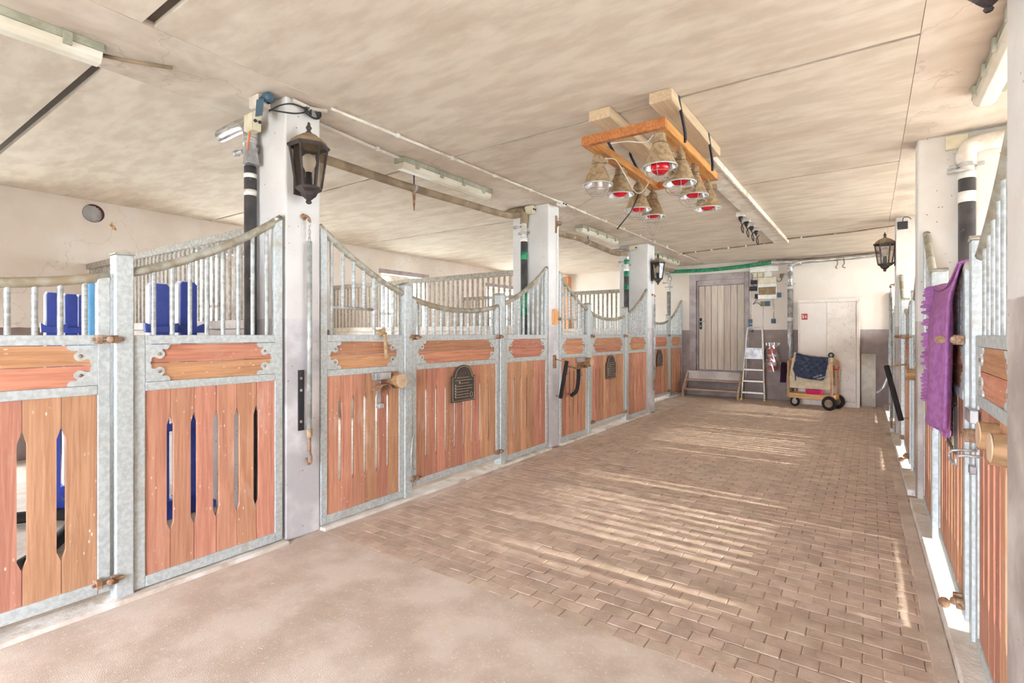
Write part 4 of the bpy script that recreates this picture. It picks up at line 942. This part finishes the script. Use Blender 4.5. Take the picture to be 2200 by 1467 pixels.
# fire extinguisher in its bag
t = thing('fire_extinguisher', 'red fire extinguisher in a clear plastic bag on the wall', 'extinguisher', (-1.66, 11.70, .62))
MB().lathe([(.0, 0), (.07, .0), (.078, .012), (.078, .36), (.07, .4), (.045, .43), (.025, .445), (.022, .47), (0, .47)], 20).build('cylinder', 'extred', t, smooth=True)
MB().lathe([(.0795, .09), (.0795, .16)], 20).build('label', 'paper', t, smooth=True); MB().lathe([(.0795, .28), (.0795, .33)], 20).build('label', 'paper', t, smooth=True)
m = MB(); m.box(-.03, .03, -.05, .03, .47, .50); m.box(-.02, .02, -.09, .02, .505, .525); m.build('valve_lever', 'orangeplug', t, bevel=.004)
MB().tube(smoothpath([(-.03, -.02, .48), (-.1, -.04, .46), (-.12, -.04, .35), (-.09, -.05, .2)], 5), .01, 8).build('hose', 'black', t, smooth=True)
def bagf(u, v):
    a = 2 * math.pi * u; w = .15 + .03 * math.sin(v * 6) + .012 * math.sin(a * 5 + v * 9)
    return (w * math.cos(a) * (1.0 if v < .9 else 1.1), .10 * math.sin(a) * (1 - .35 * v) + .006 * math.sin(a * 7 + v * 13) - .01, -.03 + .60 * v)
MB().grid(bagf, 36, 16).build('plastic_bag', 'bag', t, smooth=True)
# cabinet
t = thing('metal_cabinet', 'tall dirty cream two-door cabinet behind the tack trolley', 'cabinet', (-1.16, 11.43, 0))
MB().box(0, .985, .02, .415, 0, 2.03).build('body', 'cabclean', t, bevel=.008)
MB().box(.03, .475, .0, .019, .10, 1.965).build('door', 'cabclean', t, bevel=.003)
dr = MB().box(.481, .945, .0, .019, .10, 1.965).build('door', 'cab', t, bevel=.003)
m = MB(); m.box(0, .985, -.012, .018, 1.972, 2.035); m.box(.95, .99, -.012, .018, 0, 1.97); m.box(0, .026, -.012, .018, 0, 1.97); m.box(.03, .948, -.008, .018, 0, .095); m.build('front_frame', 'cab', t, bevel=.004)
MB().box(.99, 1.0, .0, .415, 0, 2.03).build('side_panel', 'cab', t)
s_ = thing('extinguisher_sign', 'small red and white extinguisher sign on the left cabinet door', 'sign', (-1.10, 11.425, 1.645))
MB().box(0, .10, -.004, .004, 0, .115).build('plate', 'signred', s_)
MB().box(.03, .042, -.0055, -.004, .025, .075).box(.033, .039, -.0055, -.004, .075, .09).build('cylinder_mark', 'paper', s_); MB().prism([(.06, .03), (.066, .05), (.062, .06), (.07, .09), (.08, .065), (.085, .05), (.08, .03)], 'y', -.0055, -.004).build('flame_mark', 'paper', s_)
MB().box(.012, .022, -.0055, -.004, .02, .1).build('edge_mark', 'paper', s_)
tag(MB().box(-.145, .085, 11.78, 11.81, .0, .99).build('leaning_board', 'boardpanel', bevel=.003), 'grey speckled board leaning right of the cabinet', 'board')
# trolley
t = thing('tack_trolley', 'wooden tack trolley on three wheels before the cabinet', 'trolley', (-.88, 11.0, 0), R(-13)); t.scale = (.85, .85, .92)
m = MB(); m.box(-.41, .42, -.22, -.20, .19, .285); m.box(-.41, .42, .20, .22, .19, .285); m.box(-.43, -.41, -.22, .22, .19, .285); m.box(.42, .44, -.22, .22, .19, .285); m.box(-.41, .42, -.2, .2, .19, .205)
m.build('tray', 'trolleywood', t, bevel=.003)
for x in (-.42, .43):
    for y in (-.21, .21): MB().box(x - .02, x + .02, y - .02, y + .02, .2, .93).build('upright', 'trolleywood', t, bevel=.004)
MB().tube([(-.46, 0, .95), (.46, 0, .95)], .035, 12).build('saddle_bar', 'trolleywood', t, smooth=True)
for x in (-.42, .43): MB().box(x - .018, x + .018, -.21, .21, .88, .94).build('end_rail', 'trolleywood', t, bevel=.004)
MB().tube([(-.62, -.12, .87), (-.42, -.12, .87)], .017, 10).build('handle', 'pine', t, smooth=True)
MB().tube(smoothpath([(.44, -.15, .80), (.52, -.15, .80), (.545, -.15, .82), (.545, -.15, .86)], 5), .013, 8).build('hook', 'redplug', t, smooth=True)
def wheel(nm, x, y, r, w, hub):
    mt = Matrix.Translation((x, y, r)) @ Matrix.Rotation(R(90), 4, 'X')
    q = MB().lathe([(r * .55, -w * .5), (r * .8, -w * .52), (r * .95, -w * .38), (r, -w * .15), (r, w * .15), (r * .95, w * .38), (r * .8, w * .52), (r * .55, w * .5)], 28, mt, False).build(nm, 'rubber', t, smooth=True)
    MB().lathe([(0, -w * .46), (r * .18, -w * .46), (r * .2, -w * .36), (r * .5, -w * .36), (r * .56, -w * .48), (r * .56, w * .48), (0, w * .45)], 24, mt).build('rim', hub, q, auto=True)
wheel('wheel', .40, -.27, .14, .08, 'wrap'); wheel('wheel', .40, .27, .14, .08, 'wrap'); wheel('caster', -.34, -.05, .10, .045, 'steel')
m = MB(); m.box(-.37, -.31, -.085, -.075, .1, .19); m.box(-.37, -.31, -.025, -.015, .1, .19); m.box(-.39, -.29, -.1, .0, .18, .19); m.build('caster_fork', 'steel', t)
MB().tube([(.40, -.25, .14), (.40, .25, .14)], .012, 8).build('axle', 'steel', t)
TM = Matrix.Translation((-.88, 11.0, 0)) @ Matrix.Rotation(R(-13), 4, 'Z') @ Matrix.Diagonal((.85, .85, .92, 1))
def on_trolley(name, label, cat, p=(0, 0, 0)):
    q = thing(name, label, cat, TM @ Vector(p), R(-13)); q.scale = (.85, .85, .92); return q
# pads: cream fleece pads below, navy quilted pad on top
def drape(x0, x1, drop, off, zt_=.99, rise=0.0):
    def f(u, v):
        x = x0 + (x1 - x0) * u
        zz = zt_ + rise * (1 - u) ** 3
        if v < .2: 
            a = v / .2 * math.pi / 2; return (x, -(.045 + off) * math.sin(a), zz - .03 + .03 * math.cos(a) + off * .6)
        q = (v - .2) / .8
        return (x + .006 * math.sin(q * 9), -(.045 + off) - (.155) * min(1, q * 1.6) - .004 * math.sin(u * 17), zz - .03 - drop * q + off * .6)
    return f
s_ = on_trolley('saddle_pad', 'cream fleece saddle pad hanging under the navy pad', 'saddle pad')
MB().grid(drape(-.40, .41, .57, .0), 30, 20).build('front_flap', 'fleece', s_, smooth=True, thick=.03)
MB().grid(lambda u, v: (lambda p: (p[0], -p[1], p[2]))(drape(-.40, .41, .5, .0)(u, v)), 30, 12).build('rear_flap', 'fleece', s_, smooth=True, thick=.02)
s_ = on_trolley('saddle_pad', 'navy quilted saddle pad with braided edge on the trolley', 'saddle pad')
def clipped(f, mg, rr=.12):
    def g(u, v):
        # rounded lower corners
        x = (u - .5) * 2; k = max(0, abs(x) - (1 - .3)) / .3; vv = v * (1 - .16 * k ** 2.2) if v > .5 else v
        vv = v - (v ** 3) * .2 * k ** 2.4
        return f(.5 + (u - .5) * (1 - mg), vv * (1 - mg * .7))
    return g
base = drape(-.36, .39, .47, .022, 1.0, .09)
def quilt(u, v):
    p = Vector(clipped(base, .15)(u, v)); a, b = u * 9, v * 8
    h = min(abs(math.sin(math.pi * (a + b) / 2)), abs(math.sin(math.pi * (a - b) / 2))) ** .6
    return (p.x, p.y - .012 - .028 * h, p.z + (.008 + .008 * h if v < .25 else 0))
MB().grid(clipped(base, 0), 40, 26).build('border', 'fleece', s_, smooth=True, thick=.012)
MB().grid(lambda u, v: tuple(Vector(clipped(base, .085)(u, v)) + Vector((0, -.008, .003))), 40, 26).build('braid', 'trim', s_, smooth=True)
MB().grid(quilt, 110, 90).build('quilted_panel', 'navy', s_, smooth=True)
MB().grid(lambda u, v: tuple(Vector(base(.085 + .03 * u + .03 * v, .12 + .93 * v)) + Vector((0, -.024, 0))), 2, 12).build('girth_strap', 'navy', s_, smooth=True, thick=.004)
for k, (txt, x, z) in enumerate((('Lucky van', .10, .615), ('Stalgoed', .17, .585))):
    cu = bpy.data.curves.new('stitched_name', 'FONT'); cu.body = txt; cu.size = .045; cu.shear = .35; cu.extrude = .001; cu.materials.append(M['paper'])
    o = bpy.data.objects.new('stitched_name', cu); COL.objects.link(o); me = bpy.data.meshes.new_from_object(o.evaluated_get(bpy.context.evaluated_depsgraph_get())); bpy.data.objects.remove(o); o = put(me, 'stitched_name'); o.parent = s_; o.location = (x, -.272, z); o.rotation_euler = (R(90), R(-20), 0)
s_ = on_trolley('pink_tub', 'pink plastic tub in the trolley tray', 'tub', (.06, -.09, .207))
MB().lathe([(.0, .0), (.13, .0), (.165, .15), (.172, .155), (.168, .165), (.155, .16), (.12, .01), (.0, .01)], 24, Matrix.Diagonal((1.05, .55, 1, 1))).build('bowl', 'pink', s_, auto=True)
MB().ball((.03, 0, .13), .07, 10, .5).build('brush', 'black', s_, smooth=True)
s_ = on_trolley('hoof_pick', 'grey brush tools at the right end of the tray', 'tool', (.32, -.1, .206))
MB().box(-.07, .07, -.025, .025, 0, .03).build('brush_back', 'white', s_, bevel=.006); MB().tube([(-.05, .03, .04), (.09, .05, .13)], .008, 6).build('handle', 'steel', s_); MB().box(.05, .1, -.05, -.03, .0, .06).build('red_cap', 'redplug', s_)
s_ = on_trolley('grooming_brush', 'black grooming brush at the left end of the tray', 'brush', (-.24, -.11, .206))
MB().box(-.09, .09, -.03, .03, .03, .055).build('brush_back', 'black', s_, bevel=.01); MB().box(-.085, .085, -.026, .026, 0, .03).build('bristles', 'shade', s_)
s_ = on_trolley('leg_wrap', 'dark burgundy wrap draped over the trolley handle', 'cloth', (-.53, -.12, .87))
MB().grid(lambda u, v: (-.055 + .11 * u - .02 * abs(v - .2), -.024 * math.cos(min(v, .2) / .2 * math.pi) if v < .2 else .024 + .004 * math.sin(u * 7), .02 * math.sin(min(v, .2) / .2 * math.pi) - (max(0, v - .2) * .25)), 8, 10).build('back_half', 'darksock', s_, smooth=True, thick=.012)
MB().grid(lambda u, v: (-.06 + .12 * u - .025 * v, -.03 - .01 * math.sin(u * 6), .01 - .40 * v), 8, 10).build('front_half', 'darksock', s_, smooth=True, thick=.014)
s_ = on_trolley('clipper_grip', 'round dark steel ring grip standing above the saddle pad', 'grip', (.34, .06, 1.0))
MB().tube([(.045 * math.cos(a), 0, .06 + .045 * math.sin(a)) for a in [2 * math.pi * k / 18 for k in range(18)]], .014, 8, closed=True).build('ring', 'black', s_, smooth=True); MB().ball((0, 0, .06), .034).build('cup', 'steel', s_, smooth=True); MB().box(-.03, .03, -.02, .02, -.02, .02).build('stem', 'black', s_)
# fuse box and sockets
t = thing('fuse_box', 'cream fuse box with brown window above the step ladder', 'fuse box', (-1.925, 11.84, 2.09))
MB().box(0, .34, -.1, 0, .33, .455).build('upper_cover', 'cream', t, bevel=.006); m = MB(); m.box(-.005, .345, -.11, 0, 0, .09); m.box(-.005, .345, -.11, 0, .25, .328); m.box(.33, .345, -.11, 0, .09, .25); m.box(-.005, .005, -.11, 0, .09, .25); m.box(.0, .34, -.08, 0, .09, .25); m.build('body', 'white', t, bevel=.004)
MB().box(.006, .329, -.105, -.085, .095, .245).build('window_flap', 'lantern_top', t, bevel=.003)
t = thing('cable_duct', 'white cable duct above the fuse box', 'duct', (-2.09, 11.84, 2.665))
MB().box(0, .54, -.06, 0, 0, .12).build('duct', 'white', t, bevel=.004); MB().box(.28, .42, -.055, 0, -.12, -.002).build('drop_duct', 'white', t, bevel=.004)
def plate_box(label, x, z, w, h, mm, dp=.05, extra=None):
    q = thing('wall_socket', label, 'socket', (x, 11.845, z), group='sockets and switches on the end wall')
    MB().box(-w / 2, w / 2, -dp, 0, -h / 2, h / 2).build('housing', mm, q, bevel=.005)
    MB().box(-w * .36, w * .36, -dp - .006, -dp, -h * .36, h * .36).build('flap', extra or mm, q, bevel=.003)
plate_box('left square cream box under the cable duct', -2.0, 2.61, .1, .1, 'cream'); plate_box('right square cream box under the cable duct', -1.895, 2.61, .1, .1, 'cream')
plate_box('upper black contactor left of fuse box', -2.02, 2.46, .12, .08, 'black', .07); plate_box('lower black contactor left of fuse box', -2.03, 2.325, .14, .09, 'black', .07)
plate_box('dark plug box at the lower left of fuse box', -1.96, 2.16, .08, .1, 'black', .06); plate_box('blue-grey socket with yellow mark right of fuse box', -1.545, 2.17, .08, .1, 'bluegrey', .05)
plate_box('brown socket under the fuse box', -1.845, 2.0, .085, .1, 'lantern_top'); plate_box('blue-grey socket under the fuse box', -1.755, 2.0, .08, .1, 'bluegrey')
plate_box('lone blue-grey switch on the dado edge left of foil pipe', -1.65, 1.635, .08, .09, 'bluegrey'); plate_box('upper blue-grey switch beside the door frame', -2.09, 1.635, .075, .085, 'bluegrey'); plate_box('middle blue-grey switch beside the door frame', -2.09, 1.53, .075, .085, 'bluegrey'); plate_box('lowest blue-grey switch behind the ladder top', -2.06, 1.43, .06, .06, 'bluegrey')
conduit('white conduit down the wall beside the door frame', [(-2.085, 11.82, 2.66), (-2.085, 11.82, 1.69)], .015, [(-2.085, 11.82, 2.3), (-2.085, 11.82, 1.9)])
conduit('thin white conduit from fuse box down to the lone switch', [(-1.645, 11.83, 2.09), (-1.645, 11.83, 1.69)], .011, [(-1.645, 11.83, 1.85)])
conduit('thin white conduit down from the fuse box to the floor', [(-1.845, 11.835, 1.94), (-1.845, 11.835, .9)], .007)
t = thing('wall_sensor', 'small brown siren with curling cable right of cable duct', 'siren', (-1.50, 11.845, 2.57))
MB().lathe([(0, .035), (.026, .03), (.03, .0), (.034, -.03), (.028, -.045), (0, -.04)], 12, Matrix.Translation((0, -.05, 0))).build('horn', 'lantern_top', t, smooth=True); MB().box(-.02, .02, -.03, 0, -.02, .02).build('mount', 'black', t)
MB().tube(smoothpath([(0, -.05, -.04), (0, -.04, -.09), (-.05, -.02, -.12), (-.12, -.02, -.07), (-.22, -.02, -.04)], 5), .006, 6).build('cable', 'black', t, smooth=True)
for i in range(6):
    tag(MB().box(-1.93 + i * .045, -1.905 + i * .045, 11.80, 11.845, 2.875, 2.905).build('cable_clip', 'orangeplug', bevel=.004), ('leftmost', 'second', 'third', 'fourth', 'fifth', 'rightmost')[i] + ' orange cable clip of the row above the green pipe', 'clip', 'orange clips above the green pipe')
for i, (a, b) in enumerate((((-1.99, 11.8, 2.34), (-2.03, 11.79, 2.62)), ((-1.95, 11.79, 2.1), (-1.86, 11.79, 1.95)))):
    tag(MB().tube(smoothpath([a, (a[0] - .08, a[1], (a[2] + b[2]) / 2 - .03), ((a[0] + b[0]) / 2 - .05, a[1], (a[2] + b[2]) / 2), b], 6), .006, 6).build('cable', 'black', smooth=True), ('black cable looping left of the fuse box', 'thin cable hanging below the fuse box')[i], 'cable')
tag(MB().tube(smoothpath([(XR(9) - .04, 8.95, 1.5), (XR(9) - .05, 8.95, 1.2), (XR(9) - .06, 8.95, .85), (XR(9) - .12, 8.95, .62), (XR(9) - .2, 8.94, .52)], 6), .018, 10).build('hose', 'steel', smooth=True), 'pale hose end curling out by the farthest right pillar', 'hose')

# ================================================================ STALL CONTENTS AND SCRAPS
def jump_stand(label, x, y, h, rz, sx=1):
    t = thing('jump_stand', label, 'jump stand', (x, y, .012), rz, 'blue jump stands in the first stall'); t.scale.x = sx
    MB().prism([(-.06, 0), (.06, 0), (.06, h - .03), (.045, h), (-.045, h), (-.06, h - .03)], 'y', -.035, .045).build('post', 'jumpwhite', t, bevel=.008)  # white body: bright light on the side face put into the colour
    MB().prism([(-.05, .02), (.061, .02), (.061, h - .03), (.045, h - .01), (-.04, h - .01), (-.05, h - .03)], 'y', -.05, -.036).build('front_panel', 'jumpblue', t, bevel=.004)
    for z in (1.36, 1.0, .65): MB().prism([(-.1, 0), (.1, 0), (.105, .07), (.05, .045), (-.05, .045), (-.105, .07)], 'y', -.10, -.051).build('cup', 'jumpblue', t, (0, 0, z), bevel=.005)
    MB().prism([(-.2, 0), (.2, 0), (.2, .05), (.08, .14), (-.08, .14), (-.2, .05)], 'y', -.05, .06).build('foot', 'jumpblue', t, bevel=.006)
jump_stand('blue jump stand left of pair behind the second panel', -4.22, 1.56, 1.72, R(88)); jump_stand('blue jump stand right of pair behind the second panel', -4.25, 1.76, 1.75, R(88))
jump_stand('short blue jump stand leftmost behind the left gate', -4.9, 1.138, 1.66, R(84), .7); jump_stand('short blue jump stand second behind the left gate', -5.3, 1.34, 1.68, R(84), .7); jump_stand('short blue jump stand third behind the left gate', -5.7, 1.53, 1.70, R(84), .7)
t = thing('jump_pole', 'pale blue round pole upright behind the left gate', 'pole', (-4.55, 1.27, .012))
MB().tube([(0, 0, 0), (0, 0, 1.71)], .045, 16).build('pole', 'cyanpole', t, auto=True); MB().tube([(0, 0, 1.0), (0, 0, 1.2)], .046, 16).build('stripe', 'jumpwhite', t, smooth=True)
tag(MB().tube(smoothpath([(-3.9, .75, .05), (-4.2, 1.0, .06), (-4.7, 1.2, .06), (-5.0, .9, .06)], 6), .04, 10).build('rubber_hose', 'rubber', smooth=True), 'black hose lying on the sand behind the left gate', 'hose')
m = MB()
for k in range(90):
    x = random.uniform(XL + .15, XR(3) - .1); y = random.uniform(.6, 7); a = random.uniform(0, 6.3); l = random.uniform(.015, .05)
    m.tube([(x, y, .003), (x + l * math.cos(a) * .5, y + l * math.sin(a) * .5, .005), (x + l * math.cos(a), y + l * math.sin(a), .003)], .0011, 4)
tag(m.build('straw', 'straw'), 'loose straw scattered over the aisle floor', 'straw', kind='stuff')
